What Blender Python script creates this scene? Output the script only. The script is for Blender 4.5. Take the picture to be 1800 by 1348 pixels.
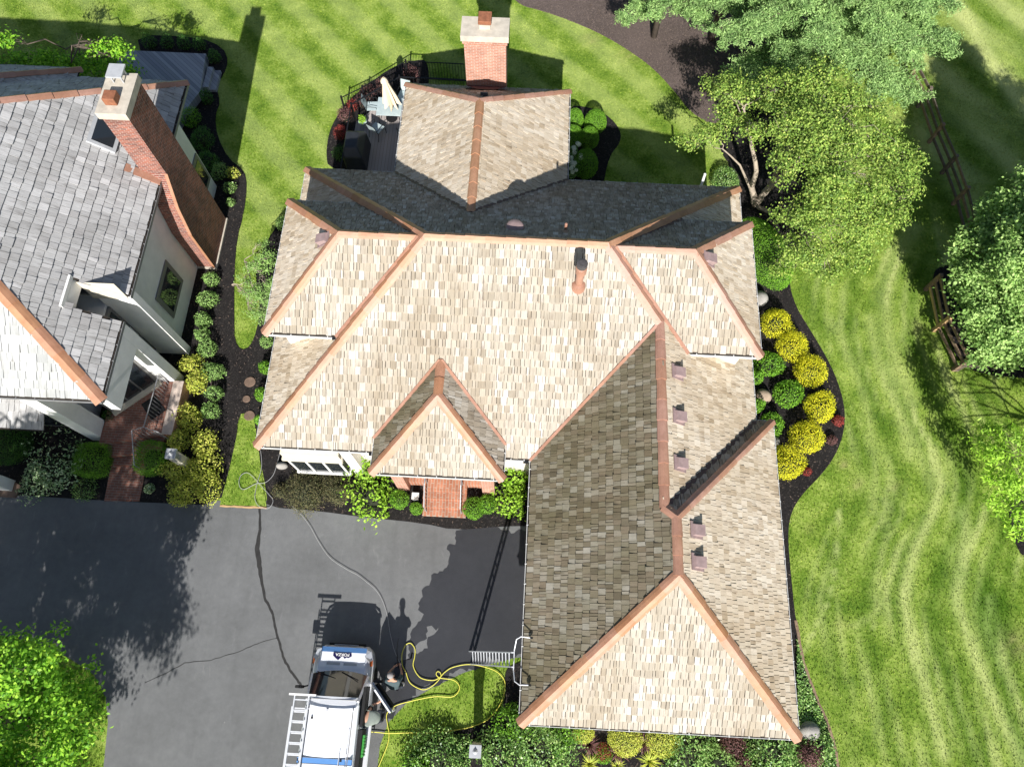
import bpy, math, random
import numpy as np
from mathutils import Vector, Matrix
for o in list(bpy.data.objects): bpy.data.objects.remove(o)
R_ = math.radians
SC = bpy.context.scene
COL = SC.collection
# ------------------------------------------------------------------ camera
F_PX, NX, NY, CAM_H, YAW = 1284.46, 892.6, 1173.0, 27.0, 0.05
def _cam():
    u = -np.array([NX-900, -(NY-674), -F_PX], float); u /= np.linalg.norm(u)
    X = np.array([1, 0, 0.])-u[0]*u; X /= np.linalg.norm(X); Y = np.cross(u, X)
    c, s = math.cos(YAW), math.sin(YAW)
    return np.array([[c, -s, 0], [s, c, 0], [0, 0, 1]]) @ np.array([X, Y, u])
CR = _cam()
def G(px, py, z=0.0):                       # the place on the level z seen at a spot of the photograph
    d = CR @ np.array([px-900, -(py-674), -F_PX], float); t = (z-CAM_H)/d[2]
    return Vector((d[0]*t, d[1]*t, z))
cd = bpy.data.cameras.new('camera'); cam = bpy.data.objects.new('camera', cd); COL.objects.link(cam)
cd.sensor_width = 36; cd.lens = F_PX/1800*36; cd.clip_end = 2000; cd.clip_start = .5
cam.matrix_world = Matrix(np.block([[CR, np.array([[0], [0], [CAM_H]])], [np.zeros((1, 3)), np.ones((1, 1))]]).tolist())
SC.camera = cam
# ------------------------------------------------------------------ light
ELEV = R_(35.3)
sdir = Vector((-.035*math.cos(ELEV), math.cos(ELEV), -math.sin(ELEV))).normalized()
sl = bpy.data.lights.new('sun', 'SUN'); sl.energy = 5; sl.angle = R_(.5); sl.color = (1, .97, .935)
so = bpy.data.objects.new('sun', sl); COL.objects.link(so); so.rotation_euler = sdir.to_track_quat('-Z', 'Y').to_euler()
W = bpy.data.worlds.new('World'); SC.world = W; W.use_nodes = True
wn = W.node_tree.nodes; sky = wn.new('ShaderNodeTexSky'); sky.sky_type = 'NISHITA'; sky.sun_disc = False
sky.sun_elevation = ELEV; sky.sun_rotation = math.atan2(-sdir.x, -sdir.y)
W.node_tree.links.new(sky.outputs[0], wn['Background'].inputs[0]); wn['Background'].inputs[1].default_value = .064
SC.view_settings.view_transform = 'Standard'; SC.view_settings.look = 'None'
SC.view_settings.exposure = .66; SC.view_settings.gamma = 1
SC.cycles.max_bounces = 6; SC.cycles.diffuse_bounces = 3; SC.cycles.transparent_max_bounces = 6
# ------------------------------------------------------------------ materials
class NT:
    def __init__(s, name, rough=.8, spec=.3, metal=0):
        s.m = bpy.data.materials.new(name); s.m.use_nodes = True; s.t = s.m.node_tree; s.n = s.t.nodes; s.p = s.n['Principled BSDF']
        s.p.inputs['Roughness'].default_value = rough; s.p.inputs['Specular IOR Level'].default_value = spec; s.p.inputs['Metallic'].default_value = metal
    def L(s, a, b): s.t.links.new(a, b)
    def new(s, k, **kw):
        n = s.n.new('ShaderNode'+k)
        for a, b in kw.items(): setattr(n, a, b)
        return n
    def coord(s, out='Object', scale=None, rot=0):
        c = s.new('TexCoord').outputs[out]
        if scale:
            m = s.new('Mapping'); m.inputs['Scale'].default_value = scale; m.inputs['Rotation'].default_value = (0, 0, rot); s.L(c, m.inputs[0]); c = m.outputs[0]
        return c
    def noise(s, scale, vec=None, detail=3, rough=.6, dist=0):
        n = s.new('TexNoise'); n.inputs['Scale'].default_value = scale; n.inputs['Detail'].default_value = detail
        n.inputs['Roughness'].default_value = rough; n.inputs['Distortion'].default_value = dist
        s.L(vec if vec is not None else s.coord(), n.inputs['Vector']); return n.outputs['Fac']
    def ramp(s, fac, stops, interp='LINEAR'):
        r = s.new('ValToRGB'); r.color_ramp.interpolation = interp; e = r.color_ramp.elements
        while len(e) < len(stops): e.new(.5)
        for i, (p, c) in enumerate(stops): e[i].position = p; e[i].color = (*c, 1) if len(c) == 3 else c
        s.L(fac, r.inputs[0]); return r.outputs[0]
    def mix(s, fac, a, b, mode='MIX'):
        n = s.new('Mix', data_type='RGBA', blend_type=mode)
        for sock, v in ((n.inputs[0], fac), (n.inputs[6], a), (n.inputs[7], b)):
            if isinstance(v, (int, float)): sock.default_value = v
            elif isinstance(v, tuple): sock.default_value = (*v, 1)
            else: s.L(v, sock)
        return n.outputs[2]
    def math(s, op, a, b=0., c=0.):
        n = s.new('Math', operation=op)
        for sock, v in zip(n.inputs, (a, b, c)):
            if isinstance(v, (int, float)): sock.default_value = v
            else: s.L(v, sock)
        return n.outputs[0]
    def rnd(s): return s.new('NewGeometry').outputs['Random Per Island']
    def color(s, c):
        if isinstance(c, tuple): s.p.inputs['Base Color'].default_value = (*c, 1)
        else: s.L(c, s.p.inputs['Base Color'])
    def bump(s, h, strength=.3, dist=.02):
        b = s.new('Bump'); b.inputs['Strength'].default_value = strength; b.inputs['Distance'].default_value = dist
        s.L(h, b.inputs['Height']); s.L(b.outputs[0], s.p.inputs['Normal'])
def vary(name, col, rough=.7, amt=.25, scale=6, spec=.3, metal=0, bump=.15):
    t = NT(name, rough, spec, metal); f = t.noise(scale, detail=5)
    t.color(t.ramp(f, [(.25, tuple(x*(1-amt) for x in col)), (.75, tuple(min(1, x*(1+amt)) for x in col))]))
    if bump: t.bump(t.noise(scale*8), bump, .01)
    return t.m
def shake_mat(name, cols, stain, streak, moss=0, grain=.35):
    t = NT(name, .85, .2); uv = t.coord('UV')
    c = t.ramp(t.rnd(), [(i/(len(cols)-1), x) for i, x in enumerate(cols)])
    sm = t.new('Mapping'); sm.inputs['Scale'].default_value = (42, 2.2, 1); t.L(uv, sm.inputs[0])
    g = t.noise(1, sm.outputs[0], 4, .7)
    c = t.mix(1, c, t.ramp(g, [(.25, (1-grain,)*3), (.6, (1,)*3), (.85, (1.12,)*3)]), 'MULTIPLY')
    at = t.new('Attribute', attribute_name='butt')
    ms = t.new('Mapping'); ms.inputs['Scale'].default_value = (5, .9, 1); t.L(uv, ms.inputs[0])
    sn = t.noise(1.3, ms.outputs[0], 4, .65)
    fac = t.math('MULTIPLY', t.math('SUBTRACT', 1, at.outputs['Fac']), t.ramp(sn, [(.52, (0,)*3), (.68, (1,)*3)]))
    c = t.mix(t.math('MULTIPLY', fac, .75), c, stain)
    mb = t.new('Mapping'); mb.inputs['Scale'].default_value = (.55, .16, 1); t.L(uv, mb.inputs[0])
    c = t.mix(t.ramp(t.noise(1, mb.outputs[0], 3, .6, .4), [(.42, (0,)*3), (.72, (.75,)*3)]), c, t.mix(1, c, streak, 'MULTIPLY'))
    if moss:
        c = t.mix(t.math('MULTIPLY', t.ramp(t.noise(.5, uv, 5, .7), [(.35, (0,)*3), (.62, (1,)*3)]), moss), c, (.075, .085, .035))
    t.color(c); t.bump(g, .35, .008); return t.m
def brick_mat(name, c1, c2, mortar, flat=False, rot=0, sc=1.0):
    t = NT(name, .85, .2); co = t.coord()
    if not flat:
        s = t.new('SeparateXYZ'); t.L(co, s.inputs[0]); cb = t.new('CombineXYZ')
        t.L(t.math('ADD', s.outputs[0], s.outputs[1]), cb.inputs[0]); t.L(s.outputs[2], cb.inputs[1]); co = cb.outputs[0]
    elif rot:
        mp = t.new('Mapping'); mp.inputs['Rotation'].default_value = (0, 0, rot); t.L(co, mp.inputs[0]); co = mp.outputs[0]
    b = t.new('TexBrick'); t.L(co, b.inputs['Vector']); b.inputs['Scale'].default_value = 1
    b.inputs['Brick Width'].default_value = .21*sc; b.inputs['Row Height'].default_value = .075*sc; b.inputs['Mortar Size'].default_value = .008*sc
    b.inputs['Color1'].default_value = (*c1, 1); b.inputs['Color2'].default_value = (*c2, 1); b.inputs['Mortar'].default_value = (*mortar, 1)
    n = t.noise(2.5, detail=5)
    t.color(t.mix(1, b.outputs['Color'], t.ramp(n, [(.3, (.72,)*3), (.7, (1.12,)*3)]), 'MULTIPLY'))
    t.bump(b.outputs['Fac'], -.4, .01); return t.m
def leaf_mat(name, cols, trans=.25, rough=.55, sizevar=.5, spec=.25):
    t = NT(name, rough, spec)
    c = t.ramp(t.rnd(), [(i/(len(cols)-1), x) for i, x in enumerate(cols)])
    c = t.mix(1, c, t.ramp(t.noise(sizevar, detail=3), [(.3, (.95, .98, .92)), (.7, (1.65, 1.6, 1.4))]), 'MULTIPLY')
    t.color(c)
    tr = t.new('BsdfTranslucent'); t.L(c, tr.inputs[0]); mx = t.new('MixShader'); mx.inputs[0].default_value = trans
    out = t.n['Material Output']; t.L(t.p.outputs[0], mx.inputs[1]); t.L(tr.outputs[0], mx.inputs[2]); t.L(mx.outputs[0], out.inputs[0])
    return t.m
def mulch_mat(name, a, b, c):
    t = NT(name, .95, .1); v = t.new('TexVoronoi'); v.inputs['Scale'].default_value = 22; t.L(t.coord(), v.inputs['Vector'])
    k = t.mix(.5, t.ramp(v.outputs['Color'], [(.2, a), (.75, b), (.97, c)]), t.ramp(t.noise(30, detail=6, rough=.8), [(.35, a), (.7, b), (.86, c)]))
    k = t.mix(t.ramp(t.noise(.5, detail=4), [(.4, (0,)*3), (.7, (.5,)*3)]), k, b)
    t.color(k); t.bump(t.noise(35, detail=5), 1, .03); return t.m
def glass_mat(name, col=(.02, .025, .03), rough=.06):
    t = NT(name, rough, .8); t.color(col); return t.m
M = {}
M['shake_tan'] = shake_mat('weathered cedar tan', [(.54, .445, .325), (.62, .53, .405), (.68, .59, .465), (.57, .475, .355), (.72, .64, .52), (.60, .505, .38), (.45, .36, .25)], (.24, .175, .115), (.80, .74, .65), grain=.3)
M['shake_pale'] = shake_mat('weathered cedar pale', [(.39, .345, .275), (.445, .40, .33), (.50, .455, .38), (.41, .365, .29), (.465, .42, .35), (.60, .565, .51), (.425, .375, .30), (.34, .295, .23)], (.21, .165, .125), (.74, .665, .565), grain=.3)
M['shake_green'] = shake_mat('mossy cedar', [(.19, .155, .105), (.26, .22, .155), (.34, .305, .24), (.21, .165, .115), (.285, .235, .17), (.40, .37, .31), (.24, .205, .14), (.15, .12, .085)], (.09, .07, .05), (.60, .56, .42), .28)
M['shake_shaded'] = shake_mat('shaded cedar', [(.27, .23, .175), (.37, .325, .26), (.46, .415, .345), (.30, .25, .185), (.41, .36, .29), (.55, .52, .46)], (.13, .105, .08), (.66, .62, .54), .08)  # same cedar, darkened for slopes in shade: shade put into the colour
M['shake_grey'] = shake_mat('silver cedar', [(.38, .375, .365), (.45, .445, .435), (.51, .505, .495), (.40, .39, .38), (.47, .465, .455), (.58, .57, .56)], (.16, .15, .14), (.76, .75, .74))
M['shake_grey_lit'] = shake_mat('sunlit silver cedar', [(.38, .385, .375), (.46, .465, .45), (.53, .535, .52), (.42, .425, .41), (.50, .505, .49), (.60, .605, .595)], (.26, .25, .22), (.8, .8, .78), grain=.22)  # lighter copy of the grey shakes, sunlight put into the colour
M['underlay'] = vary('roof felt', (.035, .028, .022), .9)
def copper(name, cols):
    t = NT(name, .5, .4); c = t.ramp(t.rnd(), [(i/(len(cols)-1), x) for i, x in enumerate(cols)])
    c = t.mix(t.ramp(t.noise(2.2, detail=6, rough=.7), [(.36, (0,)*3), (.7, (.8,)*3)]), c, t.mix(1, c, (.66, .60, .55), 'MULTIPLY')); c = t.mix(t.ramp(t.noise(14, detail=4), [(.6, (0,)*3), (.75, (.6,)*3)]), c, (.20, .12, .08)); t.color(c); t.bump(t.noise(40), .15, .006); return t.m
M['cap'] = copper('tarnished copper', [(.42, .20, .10), (.47, .245, .135), (.45, .23, .14), (.48, .26, .175), (.43, .21, .11)])
M['cap_pink'] = copper('pink copper', [(.42, .235, .175), (.47, .27, .205), (.40, .21, .14), (.45, .245, .165)])
M['cap_tan'] = copper('tan copper', [(.42, .22, .12), (.50, .27, .16), (.45, .25, .15)])
M['vent'] = vary('mauve metal', (.30, .215, .205), .55, .2)
M['ventdark'] = vary('black metal', (.02, .02, .022), .5, .2)
M['gutter'] = vary('painted gutter', (.62, .62, .60), .45, .12)
M['gutter_dark'] = vary('dark gutter floor', (.10, .095, .085), .9, .3)  # dark grey for the floor inside the trough
M['gutter_grey'] = vary('grey gutter', (.22, .22, .22), .5, .2)
M['stucco'] = vary('cream stucco', (.66, .61, .52), .9, .08, 1.5)
M['stucco_grey'] = vary('pale stucco', (.85, .84, .81), .9, .08, 2)
M['white'] = vary('white paint', (.78, .77, .74), .5, .04)
M['cream'] = vary('cream paint', (.62, .57, .46), .6, .06)
M['greyframe'] = vary('grey window frame', (.20, .195, .185), .5, .1)
M['brick'] = brick_mat('orange brick', (.50, .235, .155), (.42, .185, .12), (.55, .45, .38))
M['brick_red'] = brick_mat('red brick', (.34, .11, .07), (.15, .06, .05), (.40, .32, .27))
M['brick_floor'] = brick_mat('brick paving', (.46, .20, .12), (.36, .15, .09), (.42, .32, .25), True, math.pi/2, 1.5)
M['brick_walk'] = brick_mat('worn brick paving', (.30, .13, .09), (.22, .10, .075), (.28, .22, .18), True, 0, 1.3)
M['concrete'] = vary('chimney concrete', (.50, .45, .37), .9, .25, 3)
M['rust'] = vary('rusty metal', (.26, .105, .055), .7, .35, 8)
M['tin'] = vary('galvanised tin', (.42, .43, .44), .35, .15, 4, .6)
M['glass'] = glass_mat('window glass')
M['flue_grey'] = vary('sooty metal', (.07, .065, .065), .5, .4, 12)
M['copperdark'] = vary('dark copper', (.10, .055, .055), .5, .3)
M['mulch'] = mulch_mat('black mulch', (.010, .009, .009), (.032, .029, .028), (.13, .11, .095))
M['mulch_brown'] = mulch_mat('brown mulch', (.07, .055, .048), (.155, .12, .105), (.32, .24, .19))
M['stone'] = vary('field stone', (.34, .26, .19), .9, .35, 3, bump=.6)
M['stone_grey'] = vary('grey boulder', (.36, .34, .31), .9, .35, 3, bump=.8)
M['steppers'] = vary('brown stepping stone', (.17, .115, .085), .95, .3, 8, bump=.5)
M['deck_grey'] = None
def plank(name, cols, w, rot, along=.0):
    t = NT(name, .8, .25); co = t.coord(scale=(1, 1, 1), rot=rot); s = t.new('SeparateXYZ'); t.L(co, s.inputs[0])
    x = t.math('DIVIDE', s.outputs[0], w); fl = t.math('FLOOR', x); fr = t.math('FRACT', x)
    wn_ = t.new('TexWhiteNoise', noise_dimensions='1D'); t.L(fl, wn_.inputs['W'])
    c = t.ramp(wn_.outputs['Value'], [(0, cols[0]), (.5, cols[1]), (1, cols[2])])
    gap = t.ramp(fr, [(0, (.15,)*3), (.05, (1,)*3), (.95, (1,)*3), (1, (.15,)*3)])
    t.color(t.mix(1, c, gap, 'MULTIPLY')); t.bump(gap, .5, .01); return t.m
M['deck_pale'] = plank('composite decking', [(.34, .30, .28), (.38, .34, .32), (.31, .28, .265)], .145, 0)
M['deck_blue'] = plank('weathered cedar decking', [(.26, .27, .29), (.36, .37, .40), (.20, .21, .24)], .15, R_(-48))
def asphalt(name, base, wet=False):
    t = NT(name, .35 if wet else .82, .5 if wet else .3)
    n1 = t.noise(.35, detail=5, rough=.6); n2 = t.noise(90, detail=4, rough=.8); n3 = t.noise(4, detail=6, rough=.7)
    c = t.ramp(n1, [(.3, tuple(x*.82 for x in base)), (.7, tuple(x*1.15 for x in base))])
    c = t.mix(1, c, t.ramp(n2, [(.3, (.7,)*3), (.55, (1,)*3), (.78, (1.5,)*3)]), 'MULTIPLY')
    c = t.mix(1, c, t.ramp(n3, [(.3, (.9,)*3), (.7, (1.08,)*3)]), 'MULTIPLY')
    if not wet:   # chalky scuffs left by tyres and shovels
        sc = t.coord(scale=(1.4, .5, 1), rot=.3)
        c = t.mix(t.ramp(t.noise(1.6, sc, 6, .75, .8), [(.60, (0,)*3), (.76, (.32,)*3)]), c, (.30, .30, .30))
        tk = t.coord(scale=(2.2, .12, 1), rot=-.12); c = t.mix(t.ramp(t.noise(1.1, tk, 4, .6), [(.5, (0,)*3), (.72, (.35,)*3)]), c, t.mix(1, c, (.78, .78, .78), 'MULTIPLY'))
        v = t.new('TexVoronoi'); v.inputs['Scale'].default_value = 1.1; t.L(t.coord(), v.inputs['Vector'])
        c = t.mix(t.ramp(v.outputs['Distance'], [(.0, (.8,)*3), (.02, (.0,)*3)]), c, (.5, .5, .48))
    t.color(c); t.bump(n2, .25, .006); return t.m
M['asphalt'] = asphalt('driveway asphalt', (.155, .158, .158))
M['asphalt_wet'] = asphalt('wet asphalt', (.042, .043, .047), True)
M['sealer'] = vary('crack sealer', (.030, .029, .028), .7, .3)
def lawn_mat(name, top=False):
    t = NT(name, .95, .08); a = t.new('Attribute', attribute_name='lawn'); sp = t.new('SeparateColor'); t.L(a.outputs['Color'], sp.inputs[0])
    n1 = t.noise(.9, detail=4, rough=.6); n2 = t.noise(9, detail=6, rough=.75)
    c = t.ramp(t.math('ADD', t.math('MULTIPLY', n1, .5), t.math('MULTIPLY', n2, .5)), [(.38, (.075, .150, .016)), (.49, (.165, .255, .032)), (.60, (.30, .385, .082))])
    if top: c = t.mix(1, c, t.ramp(t.rnd(), [(0, (.80, .84, .78)), (.5, (1.0, 1.0, .95)), (.85, (1.35, 1.25, 1.1)), (1, (1.9, 1.6, 1.5))]), 'MULTIPLY')
    c = t.mix(sp.outputs[0], c, (.44, .49, .18))
    c = t.mix(sp.outputs[1], c, t.mix(1, c, (.42, .56, .36), 'MULTIPLY'))
    c = t.mix(sp.outputs[2], c, (.36, .30, .15))
    t.color(c)
    if not top: t.bump(n2, .6, .04)
    return t.m
M['lawn'] = lawn_mat('lawn turf'); M['blade'] = lawn_mat('grass blade', True)
M['bark'] = vary('grey bark', (.36, .30, .23), .9, .3, 5, bump=.6)
M['bark_dark'] = vary('brown bark', (.14, .11, .085), .9, .3, 5, bump=.6)
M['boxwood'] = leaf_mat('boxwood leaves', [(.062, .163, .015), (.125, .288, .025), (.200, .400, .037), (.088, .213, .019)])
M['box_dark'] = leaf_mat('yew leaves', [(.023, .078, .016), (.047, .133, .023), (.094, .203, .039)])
M['gold'] = leaf_mat('golden leaves', [(.50, .47, .015), (.62, .58, .025), (.72, .68, .04), (.44, .45, .02), (.26, .34, .02)], .2)
M['azalea'] = leaf_mat('lime shrub leaves', [(.36, .43, .06), (.52, .56, .09), (.27, .36, .06), (.58, .54, .14), (.42, .48, .08)], .25)
M['light'] = leaf_mat('fresh green leaves', [(.110, .220, .055), (.209, .352, .099), (.297, .440, .154), (.154, .275, .077)], .25)
M['hosta'] = leaf_mat('variegated leaves', [(.083, .179, .068), (.193, .304, .138), (.580, .690, .456), (.124, .235, .110)], .2)
M['lime'] = leaf_mat('lush leaves', [(.154, .319, .022), (.264, .462, .044), (.374, .572, .077), (.132, .264, .022)], .3)
M['holly'] = leaf_mat('leathery leaves', [(.068, .169, .034), (.151, .288, .068), (.270, .423, .119), (.085, .203, .051), (.405, .506, .203)], .15, .4, spec=.5)
M['purple'] = leaf_mat('burgundy leaves', [(.060, .024, .026), (.132, .054, .060), (.216, .120, .120), (.096, .048, .042)], .15)
M['redleaf'] = leaf_mat('red leaves', [(.22, .03, .03), (.32, .06, .05), (.14, .03, .03)], .2)
M['bronze'] = leaf_mat('dark bronze leaves', [(.047, .062, .028), (.102, .109, .047), (.156, .133, .070), (.070, .070, .035)], .15)
M['flower'] = leaf_mat('white petals', [(.72, .75, .70), (.80, .82, .78)], .2)
M['tree1'] = leaf_mat('olive tree leaves', [(.09, .17, .03), (.17, .28, .05), (.27, .38, .08), (.12, .21, .035), (.40, .48, .12), (.05, .11, .02), (.22, .35, .06)], .22, sizevar=2.2)
M['tree2'] = leaf_mat('maple leaves', [(.09, .18, .045), (.17, .30, .075), (.27, .42, .13), (.37, .52, .19), (.12, .22, .05)], .25, sizevar=1.7)
M['tree3'] = leaf_mat('bright tree leaves', [(.069, .196, .017), (.138, .322, .023), (.230, .460, .040), (.345, .552, .057)], .35, sizevar=1.7)
M['pine'] = leaf_mat('pine needles', [(.15, .27, .09), (.24, .38, .14), (.35, .50, .20), (.19, .32, .11), (.10, .19, .06)], .25, sizevar=1.5)
M['iron'] = vary('black iron', (.012, .012, .013), .45, .2)
M['rail_steel'] = vary('grey steel rail', (.30, .30, .31), .35, .15, spec=.6)
M['alu'] = vary('aluminium', (.62, .63, .65), .35, .08, spec=.7)
M['fence'] = vary('weathered fence wood', (.24, .165, .11), .9, .35, 6)
M['fence_new'] = vary('new fence wood', (.52, .34, .17), .85, .2, 6)
M['hose_y'] = vary('yellow hose rubber', (.66, .62, .10), .45, .06)
M['hose_g'] = vary('grey hose rubber', (.36, .36, .36), .5, .1)
M['canvas'] = vary('cream canvas', (.72, .60, .44), .9, .08)
M['slate'] = vary('pale blue table glass', (.42, .50, .50), .25, .1, spec=.6)
M['cover'] = vary('black grill cover', (.022, .024, .027), .45, .3, 3, .5)
t = NT('van paint', .22, .6); t.color(t.ramp(t.noise(1.2, detail=2), [(.3, (.78, .80, .83)), (.7, (.84, .85, .87))])); t.p.inputs['Coat Weight'].default_value = .6; M['paint'] = t.m
M['blue'] = vary('blue stripe paint', (.12, .28, .58), .3, .05, spec=.6)
M['navy'] = vary('navy decal', (.018, .014, .07), .4, .1)
M['rubber'] = vary('black rubber', (.018, .018, .018), .8, .2)
M['lens'] = glass_mat('headlamp lens', (.55, .57, .6), .1); M['amber'] = glass_mat('amber lens', (.55, .12, .03), .2)
M['greenmat'] = vary('green hose reel', (.05, .30, .05), .5, .3, 20)
M['skin'] = vary('skin', (.48, .27, .18), .6, .05); M['shirt'] = vary('teal grey shirt', (.06, .085, .09), .9, .15)
M['shirt2'] = vary('grey green shirt', (.22, .25, .22), .9, .1); M['jeans'] = vary('dark trousers', (.035, .04, .055), .9, .2)
M['shoe'] = vary('white shoe', (.7, .68, .64), .6, .05); M['hair'] = vary('grey hair', (.30, .28, .27), .8, .2)
M['twigs'] = vary('shaded twigs', (.022, .026, .014), .95, .4, 20)  # near-black shrub core: shade between the leaves put into the colour
M['grit'] = vary('wood chips', (.10, .075, .06), .95, .5)
M['tank'] = vary('rail cloth', (.3, .3, .3), .8)
# ------------------------------------------------------------------ object helpers
def tag(o, label=None, cat=None, group=None, kind=None):
    for k, v in (('label', label), ('category', cat), ('group', group), ('kind', kind)):
        if v: o[k] = v
    return o
def empty(name, loc, label=None, cat=None, group=None, rz=0):
    o = bpy.data.objects.new(name, None); COL.objects.link(o); o.location = loc; o.rotation_euler = (0, 0, rz); o.empty_display_size = .2
    return tag(o, label, cat, group)
def wloc(o):
    v = Vector((0, 0, 0))
    while o: v += o.location; o = o.parent
    return v
class MB:
    def __init__(s): s.v = []; s.f = []; s.mi = []
    def add(s, vs, fs, mi=0):
        n = len(s.v); s.v += [tuple(v) for v in vs]; s.f += [tuple(i+n for i in f) for f in fs]; s.mi += [mi]*len(fs); return s
    def box(s, x0, x1, y0, y1, z0, z1, mi=0, tilt=None):
        vs = [Vector(p) for p in ((x0, y0, z0), (x1, y0, z0), (x1, y1, z0), (x0, y1, z0), (x0, y0, z1), (x1, y0, z1), (x1, y1, z1), (x0, y1, z1))]
        if tilt: vs = [tilt @ v for v in vs]
        return s.add(vs, [(3, 2, 1, 0), (4, 5, 6, 7), (0, 1, 5, 4), (1, 2, 6, 5), (2, 3, 7, 6), (3, 0, 4, 7)], mi)
    def prism(s, pts, z0, z1, mi=0, bottom=True):
        n = len(pts); vs = [(p[0], p[1], z0) for p in pts]+[(p[0], p[1], z1) for p in pts]
        fs = [tuple(range(n, 2*n))]+([tuple(range(n-1, -1, -1))] if bottom else [])+[(i, (i+1) % n, n+(i+1) % n, n+i) for i in range(n)]
        return s.add(vs, fs, mi)
    def bar(s, a, b, w, h, mi=0, up=(0, 0, 1)):
        a, b = Vector(a), Vector(b); d = (b-a).normalized(); up = Vector(up)
        if abs(d.dot(up)) > .98: up = Vector((0, 1, 0))
        sx = d.cross(up).normalized()*w/2; sz = sx.cross(d).normalized()*h/2
        vs = [a-sx-sz, a+sx-sz, a+sx+sz, a-sx+sz, b-sx-sz, b+sx-sz, b+sx+sz, b-sx+sz]
        return s.add(vs, [(0, 1, 2, 3), (7, 6, 5, 4), (0, 4, 5, 1), (1, 5, 6, 2), (2, 6, 7, 3), (3, 7, 4, 0)], mi)
    def tube(s, pts, r, n=7, mi=0, caps=True):
        pts = [Vector(p) for p in pts]; rr = r if isinstance(r, (list, tuple)) else [r]*len(pts); rings = []; u = None
        for i, p in enumerate(pts):
            d = (pts[min(i+1, len(pts)-1)]-pts[max(i-1, 0)])
            d = d.normalized() if d.length > 1e-6 else Vector((0, 0, 1))
            if u is None: u = d.orthogonal().normalized()
            u = (u-d*u.dot(d)); u = u.normalized() if u.length > 1e-5 else d.orthogonal().normalized(); w = d.cross(u)
            rings.append([p+(u*math.cos(2*math.pi*k/n)+w*math.sin(2*math.pi*k/n))*rr[i] for k in range(n)])
        vs = [v for r_ in rings for v in r_]
        fs = [(i*n+k, i*n+(k+1) % n, (i+1)*n+(k+1) % n, (i+1)*n+k) for i in range(len(pts)-1) for k in range(n)]
        if caps: fs += [tuple(range(n-1, -1, -1)), tuple(range((len(pts)-1)*n, len(pts)*n))]
        return s.add(vs, fs, mi)
    def lathe(s, c, prof, n=16, mi=0, sx=1, sy=1):
        vs = [(c[0]+r*sx*math.cos(2*math.pi*k/n), c[1]+r*sy*math.sin(2*math.pi*k/n), c[2]+z) for r, z in prof for k in range(n)]
        fs = [(i*n+k, i*n+(k+1) % n, (i+1)*n+(k+1) % n, (i+1)*n+k) for i in range(len(prof)-1) for k in range(n)]
        fs += [tuple(range(n-1, -1, -1)), tuple(range((len(prof)-1)*n, len(prof)*n))]
        return s.add(vs, fs, mi)
    def build(s, name, mats, parent=None, loc=None, smooth=False, bevel=0):
        if not isinstance(mats, (list, tuple)): mats = [mats]
        base = wloc(parent) if parent else (Vector(loc) if loc is not None else Vector((0, 0, 0)))
        me = bpy.data.meshes.new(name); me.from_pydata([(v[0]-base[0], v[1]-base[1], v[2]-base[2]) for v in s.v], [], s.f)
        for m in mats: me.materials.append(m)
        me.polygons.foreach_set('material_index', s.mi)
        if smooth: me.polygons.foreach_set('use_smooth', [True]*len(s.f))
        me.update(); o = bpy.data.objects.new(name, me); COL.objects.link(o)
        if parent: o.parent = parent
        else: o.location = base
        if bevel:
            b = o.modifiers.new('bevel', 'BEVEL'); b.width = bevel; b.segments = 2; b.limit_method = 'ANGLE'
        return o
def one(name, mb, mats, label, cat, loc, group=None, kind=None, **kw): return tag(mb.build(name, mats, loc=loc, **kw), label, cat, group, kind)
# ------------------------------------------------------------------ the ground
rng = np.random.default_rng(7); random.seed(7)
def smooth_poly(pts, it=2):
    pts = [Vector(p[:2]) for p in pts]
    for _ in range(it):
        q = []
        for i in range(len(pts)):
            a, b = pts[i], pts[(i+1) % len(pts)]; q += [a*.75+b*.25, a*.25+b*.75]
        pts = q
    return pts
def gpoly(px, z=0, it=0):
    p = [G(a, b, z) for a, b in px]; return smooth_poly(p, it) if it else [Vector((q.x, q.y)) for q in p]
def sheet(name, pts, z, mat, kind='structure', edge=.0):
    mb = MB(); mb.prism(pts, -.05, z, bottom=False)
    from mathutils.geometry import tessellate_polygon
    o = mb.build(name, mat); return tag(o, kind=kind)
def inside(P, poly):
    poly = np.array([(p[0], p[1]) for p in poly]); x, y = P[:, 0], P[:, 1]; r = np.zeros(len(P), bool); j = len(poly)-1
    for i in range(len(poly)):
        xi, yi = poly[i]; xj, yj = poly[j]
        c = ((yi > y) != (yj > y)) & (x < (xj-xi)*(y-yi)/(yj-yi+1e-12)+xi); r ^= c; j = i
    return r
DRIVE = gpoly([(-420, 850), (0, 855), (185, 865), (282, 870), (387, 880), (465, 880), (560, 885), (640, 890), (742, 900), (800, 910), (880, 910), (940, 910), (960, 1040), (960, 1150), (905, 1156), (865, 1166), (815, 1182), (760, 1208), (715, 1235), (682, 1270), (668, 1310), (660, 1380), (655, 1500), (620, 2300), (120, 2300), (170, 1500), (182, 1348), (190, 1270), (186, 1225), (165, 1185), (120, 1155), (60, 1130), (0, 1115), (-420, 1120)])
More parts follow.
